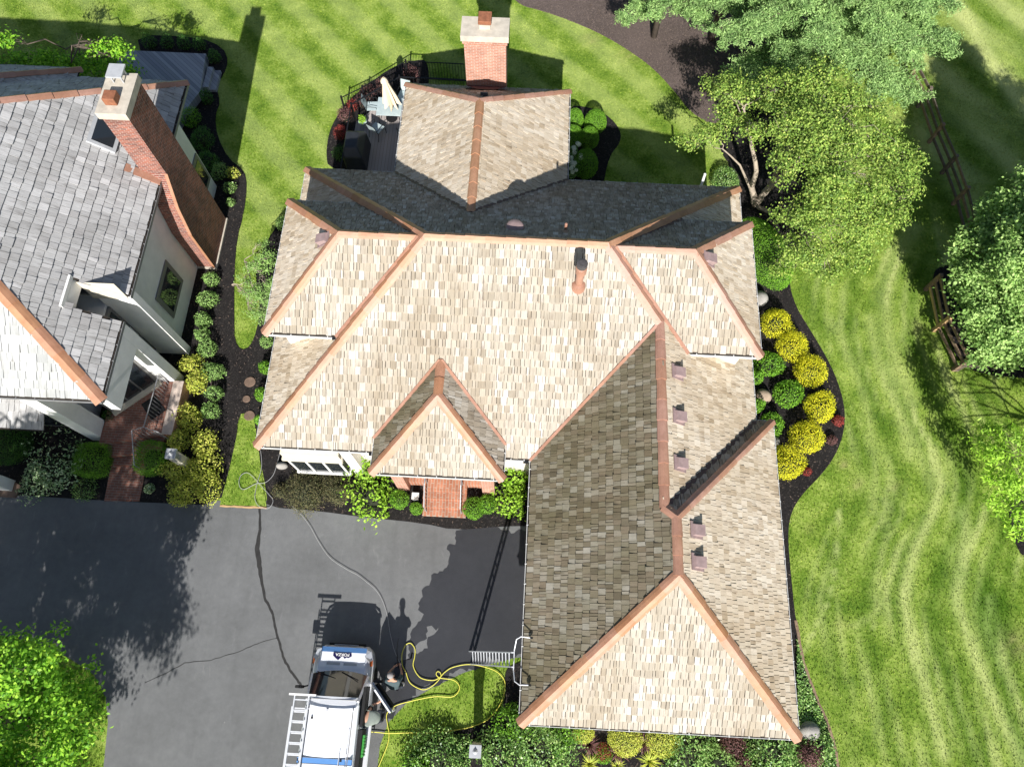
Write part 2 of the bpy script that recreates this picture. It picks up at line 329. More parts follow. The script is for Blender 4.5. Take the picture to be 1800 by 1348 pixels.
BEDS = {
 'side_bed': gpoly([(-420, 868), (-420, 650), (200, 560), (330, 300), (300, 200), (345, 165), (352, 112), (250, 100), (240, 62), (350, 66), (392, 84), (402, 108), (392, 135), (378, 150), (388, 178), (378, 205), (382, 240), (402, 280), (430, 300), (435, 330), (428, 380), (417, 420), (412, 480), (412, 560), (413, 600), (424, 616), (440, 610), (452, 580), (458, 540), (448, 480), (462, 440), (478, 410), (500, 380), (560, 400), (600, 700), (700, 830), (900, 830), (945, 830), (945, 924), (880, 925), (800, 932), (742, 919), (640, 909), (560, 898), (468, 891), (470, 870), (456, 800), (446, 740), (436, 724), (420, 730), (416, 770), (403, 830), (387, 888), (282, 884), (185, 880), (0, 868)]),
 'east_bed': gpoly([(1290, 300), (1262, 262), (1262, 205), (1290, 180), (1420, 200), (1440, 380), (1400, 470), (1385, 492), (1398, 540), (1430, 590), (1462, 645), (1482, 700), (1486, 745), (1474, 790), (1448, 830), (1410, 868), (1390, 900), (1384, 940), (1390, 1010), (1398, 1090), (1412, 1165), (1432, 1220), (1452, 1265), (1466, 1305), (1474, 1360), (1476, 1500), (1300, 1500), (1250, 1200), (1250, 500)]),
 'front_bed': gpoly([(700, 1360), (712, 1335), (740, 1306), (780, 1288), (830, 1278), (866, 1262), (884, 1240), (890, 1210), (886, 1180), (905, 1165), (960, 1150), (1000, 1250), (1400, 1280), (1400, 1500), (690, 1500)]),
 'deck_bed': gpoly([(578, 300), (573, 270), (578, 235), (592, 205), (615, 175), (650, 148), (690, 118), (735, 106), (752, 108), (755, 150), (745, 180), (700, 310)]),
 'rear_bed': gpoly([(990, 185), (1040, 190), (1070, 205), (1090, 228), (1092, 250), (1070, 275), (1058, 340), (990, 340)]),
 'pine_bed': gpoly([(860, -60), (905, 8), (955, 20), (1010, 40), (1060, 62), (1110, 92), (1150, 122), (1185, 160), (1215, 200), (1262, 225), (1300, 180), (1420, 150), (1480, 60), (1560, -80)]),
 'fence_bed': gpoly([(1636, 480), (1650, 540), (1668, 600), (1688, 640), (1730, 660), (1900, 672), (1900, 560), (1760, 560), (1700, 470), (1660, 465)]),
 'corner_bed': gpoly([(1900, 1020), (1800, 985), (1782, 950), (1772, 905), (1780, 870), (1900, 840)]),
}
SMOOTHED = {k: (smooth_poly(v, 2) if k not in ('side_bed',) else smooth_poly(v, 1)) for k, v in BEDS.items()}
x0, x1, y0, y1, st = -36, 36, -14, 46, .2
gx = np.arange(x0, x1+.01, st); gy = np.arange(y0, y1+.01, st); XX, YY = np.meshgrid(gx, gy)
def polyline_dist(P, pts):
    d = np.full(len(P), 1e9)
    for a, b in zip(pts[:-1], pts[1:]):
        a = np.array(a[:2]); b = np.array(b[:2]); ab = b-a; t_ = np.clip(((P-a) @ ab)/(ab @ ab), 0, 1); d = np.minimum(d, np.hypot(*(P-a-t_[:, None]*ab).T))
    return d
STREAKS = [([(1690, 900), (1700, 940), (1685, 1010), (1682, 1050), (1700, 1110), (1725, 1180), (1760, 1260), (1800, 1340)], .22, .9),
 ([(1640, 790), (1655, 850), (1640, 900), (1610, 960), (1596, 1010), (1590, 1060), (1608, 1130), (1630, 1220), (1660, 1330)], .2, .8),
 ([(1560, 800), (1572, 860), (1560, 930), (1546, 1000), (1538, 1080), (1500, 1100)], .12, .45), ([(1560, 640), (1580, 720), (1600, 800)], .25, .5),
 ([(1530, 560), (1545, 640), (1580, 720), (1610, 780), (1640, 860)], .25, .45), ([(1460, 560), (1500, 640), (1520, 700), (1540, 800), (1535, 900)], .2, .4),
 ([(1740, 1050), (1735, 1100), (1760, 1170), (1800, 1260)], .14, .9), ([(1610, 400), (1570, 450), (1555, 520), (1562, 600), (1600, 700)], .35, .45),
 ([(1475, 900), (1470, 990), (1455, 1060), (1412, 1145)], .05, .9), ([(1552, 860), (1550, 960), (1545, 1050), (1535, 1100)], .05, .6),
 ([(1460, 570), (1455, 700), (1462, 760)], .04, .4), ([(1680, 0), (1730, 90), (1800, 200)], .35, .8), ([(1660, 980), (1690, 930)], .1, .3)]
def lawn_attr(P):
    x, y = P[:, 0], P[:, 1]; r = np.zeros((len(P), 4)); r[:, 3] = 1
    wob = .35*np.sin(x*1.3+y*.7)+.25*np.sin(x*2.9-y*1.9)+.2*np.sin(y*3.7+x*.6)
    for pts, w, a in STREAKS:
        d = polyline_dist(P, [G(*p) for p in pts]); r[:, 0] = np.maximum(r[:, 0], a*np.exp(-(d/(w*(1+.25*wob)))**2))
    s = x*.72+y*.69                                      # diagonal mowing stripes behind the house
    west = (x < 9) | (y > 21)
    r[:, 0] += np.where(west & (y > 16), .30*np.clip(np.sin((s+.12*wob)*3.3)*1.3+.4, 0, 1), 0); r[:, 1] += np.where(west & (y > 16), .16*np.clip(-np.sin((s+.12*wob)*3.3)*1.3-.2, 0, 1), 0)
    # mower bands on the east lawn follow the line of the bed
    ref = sorted((G(*p).y, G(*p).x) for p in ((1600, 420), (1562, 500), (1562, 590), (1600, 690), (1645, 780), (1655, 850), (1640, 910), (1606, 970), (1590, 1060), (1608, 1130), (1632, 1220), (1665, 1340)))
    e = (x > 8.6) & (y < 17.5) & (x < 19.5); c0_ = np.interp(y, [a for a, b in ref], [b for a, b in ref]); c0_ = c0_*.75+.25*np.interp(y+1.2, [a for a, b in ref], [b for a, b in ref]); s2 = (x-c0_)+.10*wob
    for off, w, a in ((-3.6, .10, .35), (-3.1, .14, .5), (-2.55, .09, .4), (-1.95, .13, .55), (-1.35, .10, .5), (-.75, .16, .7), (-.15, .13, .95), (.55, .12, .6), (1.1, .12, .55), (1.75, .15, .95), (2.35, .12, .7), (3.0, .14, .8), (3.7, .12, .7)):
        r[:, 0] = np.maximum(r[:, 0], np.where(e, a*np.exp(-((s2-off)/w)**2)*np.clip(.55+.6*np.sin(y*.9+off*2.3)+.3*wob, 0, 1), 0))
    for off, w, a in ((-2.9, .35, .45), (-1.6, .3, .55), (-.45, .2, .4), (.9, .35, .8), (1.4, .25, .4), (2.7, .3, .8), (3.3, .3, .6)):
        r[:, 1] = np.maximum(r[:, 1], np.where(e, a*np.exp(-((s2-off)/w)**2), 0))
    field = x > 17.6; s3 = x*.86+y*.42
    r[:, 0] += np.where(field & (y > 15), .45*(.5+.5*np.sin(s3*2.3)), 0); r[:, 1] += np.where(field & (y > 15), .5*np.clip(np.sin(s3*2.3+2.6), 0, 1), 0)
    for px, py, rr, a in ((1740, 1075, .9, 1), (1700, 1010, .5, .5)):  # dark spots for a sapling's shadow, painted into the turf colour
        g = G(px, py); r[:, 1] += a*np.exp(-(np.hypot(x-g.x, y-g.y)/rr)**2)
    for px, py, rr, a in ((1483, 816, .25, .5), (1508, 850, .25, .45), (1790, 1130, .5, .45), (1105, 95, .6, .3), (1040, 70, .5, .3), (1575, 855, .25, .3), (1610, 575, .3, .35), (1425, 930, .2, .3), (1480, 1100, .25, .3)):
        g = G(px, py); r[:, 2] += a*np.exp(-(np.hypot(x-g.x, y-g.y)/rr)**2)*(.7+.5*np.sin(x*9)*np.sin(y*11))
    return np.clip(r, 0, 1)
def set_attr(me, name, arr):
    a = me.color_attributes.new(name, 'FLOAT_COLOR', 'POINT'); a.data.foreach_set('color', arr.astype(np.float32).ravel())
nx, ny = len(gx), len(gy); P = np.stack([XX.ravel(), YY.ravel()], 1)
me = bpy.data.meshes.new('lawn'); idx = np.arange(nx*ny).reshape(ny, nx)
quads = np.stack([idx[:-1, :-1], idx[:-1, 1:], idx[1:, 1:], idx[1:, :-1]], -1).reshape(-1, 4)
def raw_mesh(me, V, Q):
    k = Q.shape[1]; me.vertices.add(len(V)); me.vertices.foreach_set('co', V.astype(np.float32).ravel())
    me.loops.add(Q.size); me.loops.foreach_set('vertex_index', Q.astype(np.int32).ravel())
    me.polygons.add(len(Q)); me.polygons.foreach_set('loop_start', np.arange(0, Q.size, k, dtype=np.int32)); me.polygons.foreach_set('loop_total', np.full(len(Q), k, np.int32))
    me.update(calc_edges=True)
raw_mesh(me, np.column_stack([P, np.zeros(len(P))]), quads); set_attr(me, 'lawn', lawn_attr(P)); me.materials.append(M['lawn'])
lawn = bpy.data.objects.new('lawn', me); COL.objects.link(lawn); tag(lawn, kind='structure')
far = MB()
for a in ((-400, -36, -400, 400), (36, 400, -400, 400), (-36, 36, -400, -14), (-36, 36, 46, 400)):
    far.add([(a[0], a[2], 0), (a[1], a[2], 0), (a[1], a[3], 0), (a[0], a[3], 0)], [(0, 1, 2, 3)])
tag(far.build('far_lawn', M['lawn']), kind='structure')
sheet('driveway', DRIVE, .010, M['asphalt'])
for k, v in SMOOTHED.items(): sheet('mulch_bed' if k != 'pine_bed' else 'pine_mulch_bed', v, .030 if k != 'side_bed' else .026, M['mulch_brown'] if k in ('pine_bed',) else M['mulch'])
# grass islands lying inside the beds
strip = gpoly([(436, 726), (447, 738), (455, 790), (462, 850), (469, 890), (387, 887), (405, 820), (418, 760), (424, 728)])
o = sheet('grass_strip', strip, .034, M['lawn'])
WET = gpoly([(722, 1120), (742, 1080), (735, 1055), (748, 1030), (765, 1010), (792, 990), (785, 965), (800, 950), (808, 925), (828, 920), (880, 930), (940, 930), (955, 1150), (905, 1152), (862, 1163), (815, 1178), (757, 1204), (712, 1231), (690, 1255), (676, 1270), (668, 1240), (690, 1200), (700, 1160), (735, 1150), (760, 1120), (770, 1100), (755, 1105), (730, 1140), (712, 1160)])
def ragged(poly, amp=.09, step=.09):
    out = []; n = len(poly)
    for i in range(n):
        a, b = poly[i], poly[(i+1) % n]; k = max(1, int((b-a).length/step)); nn_ = Vector((-(b-a).y, (b-a).x)).normalized()
        for j in range(k): f = j/k; out.append(a.lerp(b, f)+nn_*(random.gauss(0, amp*.45)+amp*math.sin((i+f)*5.3)))
    return out
sheet('wet_patch', ragged(WET), .014, M['asphalt_wet'])
def ribbon(name, px, w, z, mat):
    pts = [G(*p) for p in px]; q = []
    for i in range(len(pts)-1):
        for k in range(6): q.append(pts[i].lerp(pts[i+1], k/6))
    q.append(pts[-1]); mb = MB(); vs = []
    for i, p in enumerate(q):
        d = (q[min(i+1, len(q)-1)]-q[max(i-1, 0)]).normalized(); n = Vector((-d.y, d.x, 0)); ww = w*(.5+.35*random.random()) if not callable(w) else w(i/len(q)); c = p+n*random.uniform(-.015, .015)
        vs += [(c+n*ww)[:2]+(z,), (c-n*ww)[:2]+(z,)]
    mb.add(vs, [(2*i, 2*i+1, 2*i+3, 2*i+2) for i in range(len(q)-1)]); return tag(mb.build(name, mat), kind='structure')
ribbon('driveway_crack', [(457, 894), (457, 930), (452, 965), (457, 1000), (465, 1050), (480, 1080), (488, 1120), (500, 1160), (515, 1185), (530, 1205)], lambda f: .035+.045*math.exp(-((f-.25)/.12)**2)+.012*random.random(), .014, M['sealer'])
ribbon('hairline_crack', [(255, 1199), (290, 1183), (325, 1165), (370, 1160), (420, 1145), (460, 1128), (488, 1120)], .016, .014, M['sealer'])
# lawn edging of the beds: a thin trimmed soil line
ribbon('bed_edge', [(1398, 1090), (1412, 1165), (1432, 1220), (1452, 1265), (1466, 1305), (1474, 1360)], .07, .034, M['fence'])
ribbon('bed_edge', [(387, 889), (425, 891), (469, 893)], .05, .036, M['fence_new'])
# ------------------------------------------------------------------ grass blades
def blades(n, region=None, dens_fn=None):
    P = np.column_stack([rng.uniform(-27.5, 25, n), rng.uniform(-4.2, 33, n)])
    v = (np.column_stack([P, np.zeros(n)])-[0, 0, CAM_H]) @ CR; px = 900+F_PX*v[:, 0]/-v[:, 2]; py = 674-F_PX*v[:, 1]/-v[:, 2]
    keep = (px > -60) & (px < 1860) & (py > -60) & (py < 1410)
    for pl in [DRIVE]+[v_ for v_ in SMOOTHED.values()]: keep &= ~inside(P, pl)
    keep &= ~((P[:, 0] > -8.2) & (P[:, 0] < 8) & (P[:, 1] > 6.9) & (P[:, 1] < 17)) & ~((P[:, 0] > 1) & (P[:, 0] < 8) & (P[:, 1] > -1) & (P[:, 1] < 7)) & ~((P[:, 0] < -14) & (P[:, 1] > 8) & (P[:, 1] < 20))
    keep |= inside(P, strip) & (px > 0)
    return P[keep]
P = blades(560000); n = len(P); h = rng.uniform(.03, .075, n); a = rng.uniform(0, 6.283, n); w = rng.uniform(.007, .018, n); ln = rng.uniform(.01, .06, n); b = rng.uniform(0, 6.283, n)
dx, dy = np.cos(a)*w, np.sin(a)*w
V = np.empty((n, 3, 3)); z0 = np.where(inside(P, strip), .034, 0.)
V[:, 0] = np.column_stack([P[:, 0]-dx, P[:, 1]-dy, z0]); V[:, 1] = np.column_stack([P[:, 0]+dx, P[:, 1]+dy, z0]); V[:, 2] = np.column_stack([P[:, 0]+np.cos(b)*ln, P[:, 1]+np.sin(b)*ln, z0+h])
me = bpy.data.meshes.new('grass'); raw_mesh(me, V.reshape(-1, 3), np.arange(3*n).reshape(n, 3)); set_attr(me, 'lawn', np.repeat(lawn_attr(P), 3, 0)); me.materials.append(M['blade'])
grass = bpy.data.objects.new('grass', me); COL.objects.link(grass); tag(grass, 'short mown green grass of the lawns', 'grass', kind='stuff')
# ------------------------------------------------------------------ roofs
class Plane:
    """a roof slope: eave origin o, eave direction e, upslope direction s (all level), pitch m"""
    def __init__(p, o, e, z0, m):
        p.o = Vector(o); p.e = Vector(e).normalized(); p.s = Vector((-p.e.y, p.e.x)); p.z0 = z0; p.m = m; p.k = math.sqrt(1+m*m)
        p.n = Vector((-p.s.x*m, -p.s.y*m, 1)).normalized()
    def z(p, x, y): return p.z0+p.m*((x-p.o.x)*p.s.x+(y-p.o.y)*p.s.y)
    def uv(p, x, y): return ((x-p.o.x)*p.e.x+(y-p.o.y)*p.e.y, ((x-p.o.x)*p.s.x+(y-p.o.y)*p.s.y)*p.k)
    def P(p, u, v, h=0):
        q = p.o+p.e*u+p.s*(v/p.k); return Vector((q.x, q.y, p.z0+p.m*v/p.k))+p.n*h
    def hit(p, px, py):
        d = CR @ np.array([px-900, -(py-674), -F_PX], float); n = np.array(p.n); o = np.array([p.o.x, p.o.y, p.z0]); c = np.array([0, 0, CAM_H])
        t_ = ((o-c) @ n)/(d @ n); return Vector((c+d*t_).tolist())
def clip(poly, a, b):
    out = []; ex, ey = b[0]-a[0], b[1]-a[1]
    f = lambda p: ex*(p[1]-a[1])-ey*(p[0]-a[0])
    for i in range(len(poly)):
        p, q = poly[i], poly[(i+1) % len(poly)]; fp, fq = f(p), f(q)
        if fp >= 0: out.append(p)
        if (fp >= 0) != (fq >= 0):
            t_ = fp/(fp-fq); out.append((p[0]+(q[0]-p[0])*t_, p[1]+(q[1]-p[1])*t_))
    return out
def hull(pts):
    pts = sorted(set((round(a, 5), round(b, 5)) for a, b in pts)); lo = []; hi = []
    cr = lambda o, a, b: (a[0]-o[0])*(b[1]-o[1])-(a[1]-o[1])*(b[0]-o[0])
    for p in pts:
        while len(lo) > 1 and cr(lo[-2], lo[-1], p) <= 0: lo.pop()
        lo.append(p)
    for p in reversed(pts):
        while len(hi) > 1 and cr(hi[-2], hi[-1], p) <= 0: hi.pop()
        hi.append(p)
    return lo[:-1]+hi[:-1]
def slope(parent, pl, poly, mat, ex=.26, wmin=.07, wmax=.185, holes=(), under_walls=None, start=.06, name='roof_slope'):
    """one slope covered by overlapping, unevenly wide split shakes"""
    uvp = [pl.uv(*q) for q in poly]; H_ = hull(uvp); arr = np.array(uvp)
    us = [a for a, b in uvp]; vs_ = [b for a, b in uvp]; vmax = max(vs_)
    mb = MB(); uvs = []; butt = []
    base = [pl.P(a, b, 0) for a, b in uvp]; mb.add(base, [tuple(range(len(base)))], 1); uvs += [(0, 0)]*len(base); butt += [1]*len(base)
    v = start; row = 0
    while v < vmax:
        u = min(us)-random.random()*.2
        while u < max(us):
            w = random.uniform(wmin, wmax) if random.random() < .85 else random.uniform(wmax, wmax*1.25)
            j = random.uniform(-.014, .014); g = random.uniform(.003, .011)
            q = [(u+g, v+j), (u+w-g, v+j), (u+w-g, v+ex*1.12), (u+g, v+ex*1.12)]; u += w
            cx, cy_ = (q[0][0]+q[2][0])/2, v+ex*.5
            for i in range(len(H_)):
                q = clip(q, H_[i], H_[(i+1) % len(H_)])
                if len(q) < 3: break
            if len(q) < 3: continue
            if not inside(np.array([[sum(a for a, b in q)/len(q), min(sum(b for a, b in q)/len(q), vmax-.01)]]), arr)[0]: continue
            pc = pl.P(cx, cy_)
            if any(h_[0] < pc.x < h_[1] and h_[2] < pc.y < h_[3] for h_ in holes): continue
            tb = random.uniform(.03, .062); skew = random.uniform(-.004, .004); n = len(q); top = []; bot = []
            for a, b in q:
                f = min(1, max(0, (b-v)/(ex*1.12))); hh = tb*(1-f)+.004*f+skew*(a-cx)/w; top.append(pl.P(a, b, hh)); bot.append(pl.P(a, b, -.002))
            mb.add(top+bot, [tuple(range(n))]+[(i, n+i, n+(i+1) % n, (i+1) % n) for i in range(n)], 0)
            off = random.random()*50
            uvs += [(a+off*0, b) for a, b in q]*2; butt += [min(1, max(0, (b-v)/ex)) for a, b in q]*2
        v += ex; row += 1
    o = mb.build(name, [mat, M['underlay']], parent)
    me = o.data; uvl = me.uv_layers.new(name='UVMap'); li = np.empty(len(me.loops), np.int32); me.loops.foreach_get('vertex_index', li)
    uvl.data.foreach_set('uv', np.array(uvs, np.float32)[li].ravel())
    at = me.attributes.new('butt', 'FLOAT', 'POINT'); at.data.foreach_set('value', np.array(butt, np.float32))
    return o
def cap(parent, A, B, n1, n2, mat, w=.17, seg=.62, name='ridge_cap', lift=.045):
    A, B = Vector(A), Vector(B); d = (B-A).normalized(); L = (B-A).length; k = max(1, round(L/seg)); mb = MB()
    up = (n1+n2).normalized()
    d1 = n1.cross(d); d1 = d1 if d1.dot(n2) < 0 else -d1; d1.normalize()
    d2 = n2.cross(d); d2 = d2 if d2.dot(n1) < 0 else -d2; d2.normalize()
    for i in range(k):
        pa, pb = A+d*(L*i/k), A+d*(L*(i+1)/k+.02); ww = w*random.uniform(.93, 1.07); l1 = lift+.024; l0 = lift+random.uniform(-.004, .004)
        def prof(p, l): return [p+d1*ww+n1*(l-.03), p+d1*ww+n1*l, p+d1*ww*.45+n1*(l+.012), p+up*(l+.02), p+d2*ww*.45+n2*(l+.012), p+d2*ww+n2*l, p+d2*ww+n2*(l-.03)]
        a, b = prof(pa, l1), prof(pb, l0); n = 7
        mb.add(a+b, [(j, j+1, n+j+1, n+j) for j in range(n-1)]+[tuple(range(n-1, -1, -1)), tuple(range(n, 2*n)), (n-1, 0, n, 2*n-1)])
    return mb.build(name, mat, parent)
def valley(parent, A, B, n, mat, w=.12, h=.085):
    mb = MB(); A, B = Vector(A), Vector(B); k = max(1, round((B-A).length/1.2))
    for i in range(k): mb.bar(A.lerp(B, i/k)+n*h*.5, A.lerp(B, (i+1)/k)+n*(h*.5+.003), w, h, up=n)
    return mb.build('valley_flashing', mat, parent)
def gutter(parent, a, b, z, mat, out, ml=None, hang=.62):
    """open trough along an eave from a to b; out = outward direction"""
    a, b, out = Vector((*a, 0)), Vector((*b, 0)), Vector((*out, 0)); d = (b-a).normalized(); mb = MB(); U = Vector((0, 0, 1))
    prof = [(-.11, -.02), (-.11, -.13), (.03, -.13), (.035, .0), (.02, .0), (.015, -.10), (-.095, -.10), (-.095, -.02)]
    n = len(prof); r = [[p+out*x+U*(z+y) for x, y in prof] for p in (a, b)]
    mb.add(r[0]+r[1], [(i, (i+1) % n, n+(i+1) % n, n+i) for i in range(n)]+[tuple(range(n-1, -1, -1)), tuple(range(n, 2*n))])
    ins = [a+out*-.094+U*(z-.095), a+out*.014+U*(z-.095), b+out*.014+U*(z-.095), b+out*-.094+U*(z-.095)]
    mb.add(ins, [(0, 1, 2, 3)], 1)
    L = (b-a).length; k = int(L/hang)
    for i in range(k+1):
        p = a+d*(L*(i+.5)/(k+1)); mb.bar(p+out*-.13+U*(z+.012), p+out*.045+U*(z+.008), .03, .012)
    return mb.build('gutter', [mat, ml or M['gutter_dark']], parent)
def box_vent(parent, pl, px, py, w=.26, l=.42):
    c = pl.hit(px, py); up = Vector((pl.s.x, pl.s.y, pl.m)).normalized(); e = Vector((pl.e.x, pl.e.y, 0)); n = pl.n; mb = MB()
    T = Matrix((( *e, 0), (*up, 0), (*n, 0), (0, 0, 0, 1))).transposed(); T.translation = c
    # a hooded vent: flange, sloping hood, dark throat on its lower side
    w = .34
    mb.box(-w*.68, w*.68, -w*.8, w*.7, .04, .07, 0, T)
    f = lambda x, y, z: T @ Vector((x, y, z))
    vs = [f(-w/2, -w/2, .07), f(w/2, -w/2, .07), f(w/2, w/2, .07), f(-w/2, w/2, .07), f(-w*.46, -w*.52, .24), f(w*.46, -w*.52, .24), f(w*.42, w*.42, .14), f(-w*.42, w*.42, .14)]
    mb.add(vs, [(4, 5, 6, 7), (1, 2, 6, 5), (3, 0, 4, 7), (2, 3, 7, 6)], 0); mb.add(vs, [(0, 1, 5, 4)], 1)
    return mb.build('roof_vent', [M['vent'], M['ventdark']], parent)
ZE, MP = 3.674, .804
H = empty('house', (0, 12, 0), 'large house with sprawling tan cedar shake hip roofs and copper ridge caps in the middle', 'house')
V3 = Vector
plS = Plane((0, 6.383), (1, 0), ZE, MP); plW = Plane((-8.69, 12), (0, -1), ZE, MP); plN = Plane((0, 17.52), (-1, 0), ZE, MP)
plE = Plane((7.94, 12), (0, 1), ZE, MP); wW = Plane((.42, 3), (0, -1), ZE, MP); wS = Plane((4, -1.509), (1, 0), ZE, MP)
wE = Plane((8.496, 3), (0, 1), ZE, MP); wN = Plane((6, 8.143), (-1, 0), ZE, MP)
T_, PALE, GRN, DRK = M['shake_tan'], M['shake_pale'], M['shake_green'], M['shake_shaded']  # one cedar roof, toned per slope by its facing to the sun, moss apart
slope(H, plS, [(-8.69, 6.383), (.42, 6.383), (4.18, 10.14), (2.37, 11.95), (-3.12, 11.95)], PALE)
slope(H, plW, [(-8.69, 6.383), (-3.12, 11.95), (-8.69, 17.52)], T_)
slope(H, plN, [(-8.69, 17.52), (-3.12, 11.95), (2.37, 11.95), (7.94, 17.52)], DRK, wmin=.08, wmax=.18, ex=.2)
slope(H, plE, [(7.94, 8.143), (7.94, 17.52), (2.37, 11.95), (4.18, 10.14), (4.18, 4.383)], T_)
slope(H, wW, [(.42, -1.509), (4.458, 2.529), (4.458, 4.105), (4.18, 4.383), (4.18, 10.14), (.42, 6.383)], GRN)
slope(H, wS, [(.42, -1.509), (8.496, -1.509), (4.458, 2.529)], PALE)
slope(H, wE, [(8.496, -1.509), (8.496, 8.143), (4.458, 4.105), (4.458, 2.529)], T_)
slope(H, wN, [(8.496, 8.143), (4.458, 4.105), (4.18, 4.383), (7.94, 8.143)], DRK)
rp = lambda pl, x, y: V3((x, y, pl.z(x, y)))
CP, CPK, CPT = M['cap'], M['cap_pink'], M['cap_tan']
cap(H, rp(plS, -8.69, 6.383), rp(plS, -3.12, 11.95), plS.n, plW.n, CP)
cap(H, rp(plN, -8.69, 17.52), rp(plN, -3.12, 11.95), plN.n, plW.n, CP)
cap(H, rp(plN, 7.94, 17.52), rp(plN, 2.37, 11.95), plN.n, plE.n, CPT)
cap(H, rp(plS, -3.12, 11.95), rp(plS, 2.37, 11.95), plS.n, plN.n, CPT, .15)
cap(H, rp(plS, 4.18, 10.14), rp(plS, 2.37, 11.95), plS.n, plE.n, CPK)
cap(H, rp(plE, 4.18, 4.383), rp(plE, 4.18, 10.2), wW.n, plE.n, CPK, .15)
cap(H, rp(wW, 4.458, 2.529), rp(wW, 4.458, 4.105), wW.n, wE.n, CPK, .14)
cap(H, rp(wW, .42, -1.509), rp(wW, 4.458, 2.529), wW.n, wS.n, CP)
cap(H, rp(wE, 8.496, -1.509), rp(wE, 4.458, 2.529), wE.n, wS.n, CP)
cap(H, rp(wE, 8.496, 8.143), rp(wE, 4.458, 4.105), wE.n, wN.n, CPK, .12)
cap(H, rp(wW, 4.15, 4.41), rp(wW, 4.458, 4.105), wW.n, wN.n, CPK, .13)
valley(H, rp(plS, .42, 6.383), rp(plS, 4.1, 10.06), (wW.n+plS.n).normalized(), CPK, .09)
valley(H, rp(wN, 7.9, 8.10), rp(wN, 4.25, 4.45), (wN.n+plE.n).normalized(), M['copperdark'], .14, .06)
# upper storey blocks left and right of the ridge
MD = .837
def upper(xe, y0_, y1_, z0_, side, mats, ap):
    h = (y1_-y0_)/2; ym = (y0_+y1_)/2; xi = xe+h*side; xr = ap*side*-1 if False else ap
    zs = z0_+MD*h; L = []
    ps = Plane((0, y0_), (1, 0), z0_, MD); pn = Plane((0, y1_), (-1, 0), z0_, MD)
    pe = Plane((xe, 12), (0, -1), z0_, MD) if side > 0 else Plane((xe, 12), (0, 1), z0_, MD)
    # meeting lines with the main side slope
    main = plW if side > 0 else plE
    # eave point where the main slope reaches z0_, ridge point where it reaches zs
    xa = (main.o.x+(z0_-ZE)/MP) if side > 0 else (main.o.x-(z0_-ZE)/MP)
    xb = (main.o.x+(zs-ZE)/MP) if side > 0 else (main.o.x-(zs-ZE)/MP)
    slope(H, ps, [(xe, y0_), (xa, y0_), (xb, ym), (xi, ym)] if side > 0 else [(xa, y0_), (xe, y0_), (xi, ym), (xb, ym)], mats[0])
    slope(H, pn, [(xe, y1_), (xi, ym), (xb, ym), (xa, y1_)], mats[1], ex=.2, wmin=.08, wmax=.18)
    slope(H, pe, [(xe, y0_), (xi, ym), (xe, y1_)], mats[2])
    cap(H, rp(ps, xe, y0_), rp(ps, xi, ym), ps.n, pe.n, CP if side > 0 else CPK); cap(H, rp(pn, xe, y1_), rp(pn, xi, ym), pn.n, pe.n, CP if side > 0 else CPK)
    cap(H, rp(ps, xi, ym), rp(ps, xb, ym), ps.n, pn.n, CP if side > 0 else CPK, .14)
    valley(H, rp(ps, xa, y0_), rp(ps, xb, ym), (ps.n+main.n).normalized(), CPK, .1)
    valley(H, rp(pn, xa, y1_), rp(pn, xb, ym), (pn.n+main.n).normalized(), M['copperdark'], .16, .06)
    o_ = (0, -1)
    gutter(H, (xe, y0_), (xa-.0*side, y0_), z0_, M['gutter'], (0, -1)); gutter(H, (xe, y1_), (xa, y1_), z0_, M['gutter'], (0, 1)); gutter(H, (xe, y0_), (xe, y1_), z0_, M['gutter'], (-side, 0))
    a, b = sorted((xe+.38*side, xa+.6*side)); mb = MB(); mb.box(a, b, y0_+.36, y1_-.36, ZE, z0_-.12); mb.build('wall', M['white'], H)
    a, b = sorted((xe+.02*side, xa-.0)); mb = MB(); mb.box(a, b, y0_+.11, y1_-.11, z0_-.13, z0_-.02); mb.build('soffit', M['cream'], H)
    return ps, pn, pe
uL = upper(-8.26, 9.48, 14.5, 5.9, 1, (PALE, DRK, T_), 0)
uR = upper(7.5, 9.49, 14.43, 5.9, -1, (PALE, DRK, T_), 0)
# rear wing
RM = .885; rW = Plane((-5.277, 19), (0, -1), ZE, RM); rE = Plane((1.382, 19), (0, 1), ZE, RM); rN = Plane((-2, 21.876), (-1, 0), ZE, RM)
zr = ZE+RM*3.33; yv = 17.52-(zr-ZE)/MP
slope(H, rW, [(-5.277, 17.52), (-1.95, yv), (-1.95, 18.55), (-5.277, 21.876)], T_)
slope(H, rE, [(1.382, 17.52), (1.382, 21.876), (-1.95, 18.55), (-1.95, yv)], T_)
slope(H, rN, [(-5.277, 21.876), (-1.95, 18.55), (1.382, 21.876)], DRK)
cap(H, rp(rW, -1.95, yv+.02), rp(rW, -1.95, 18.55), rW.n, rE.n, CPT, .15); cap(H, rp(rW, -5.277, 21.876), rp(rW, -1.95, 18.55), rW.n, rN.n, CPK, .13); cap(H, rp(rE, 1.382, 21.876), rp(rE, -1.95, 18.55), rE.n, rN.n, CPK, .13)
valley(H, rp(rW, -5.277, 17.52), rp(rW, -1.95, yv), (rW.n+plN.n).normalized(), M['copperdark'], .12, .06); valley(H, rp(rE, 1.382, 17.52), rp(rE, -1.95, yv), (rE.n+plN.n).normalized(), M['copperdark'], .12, .06)
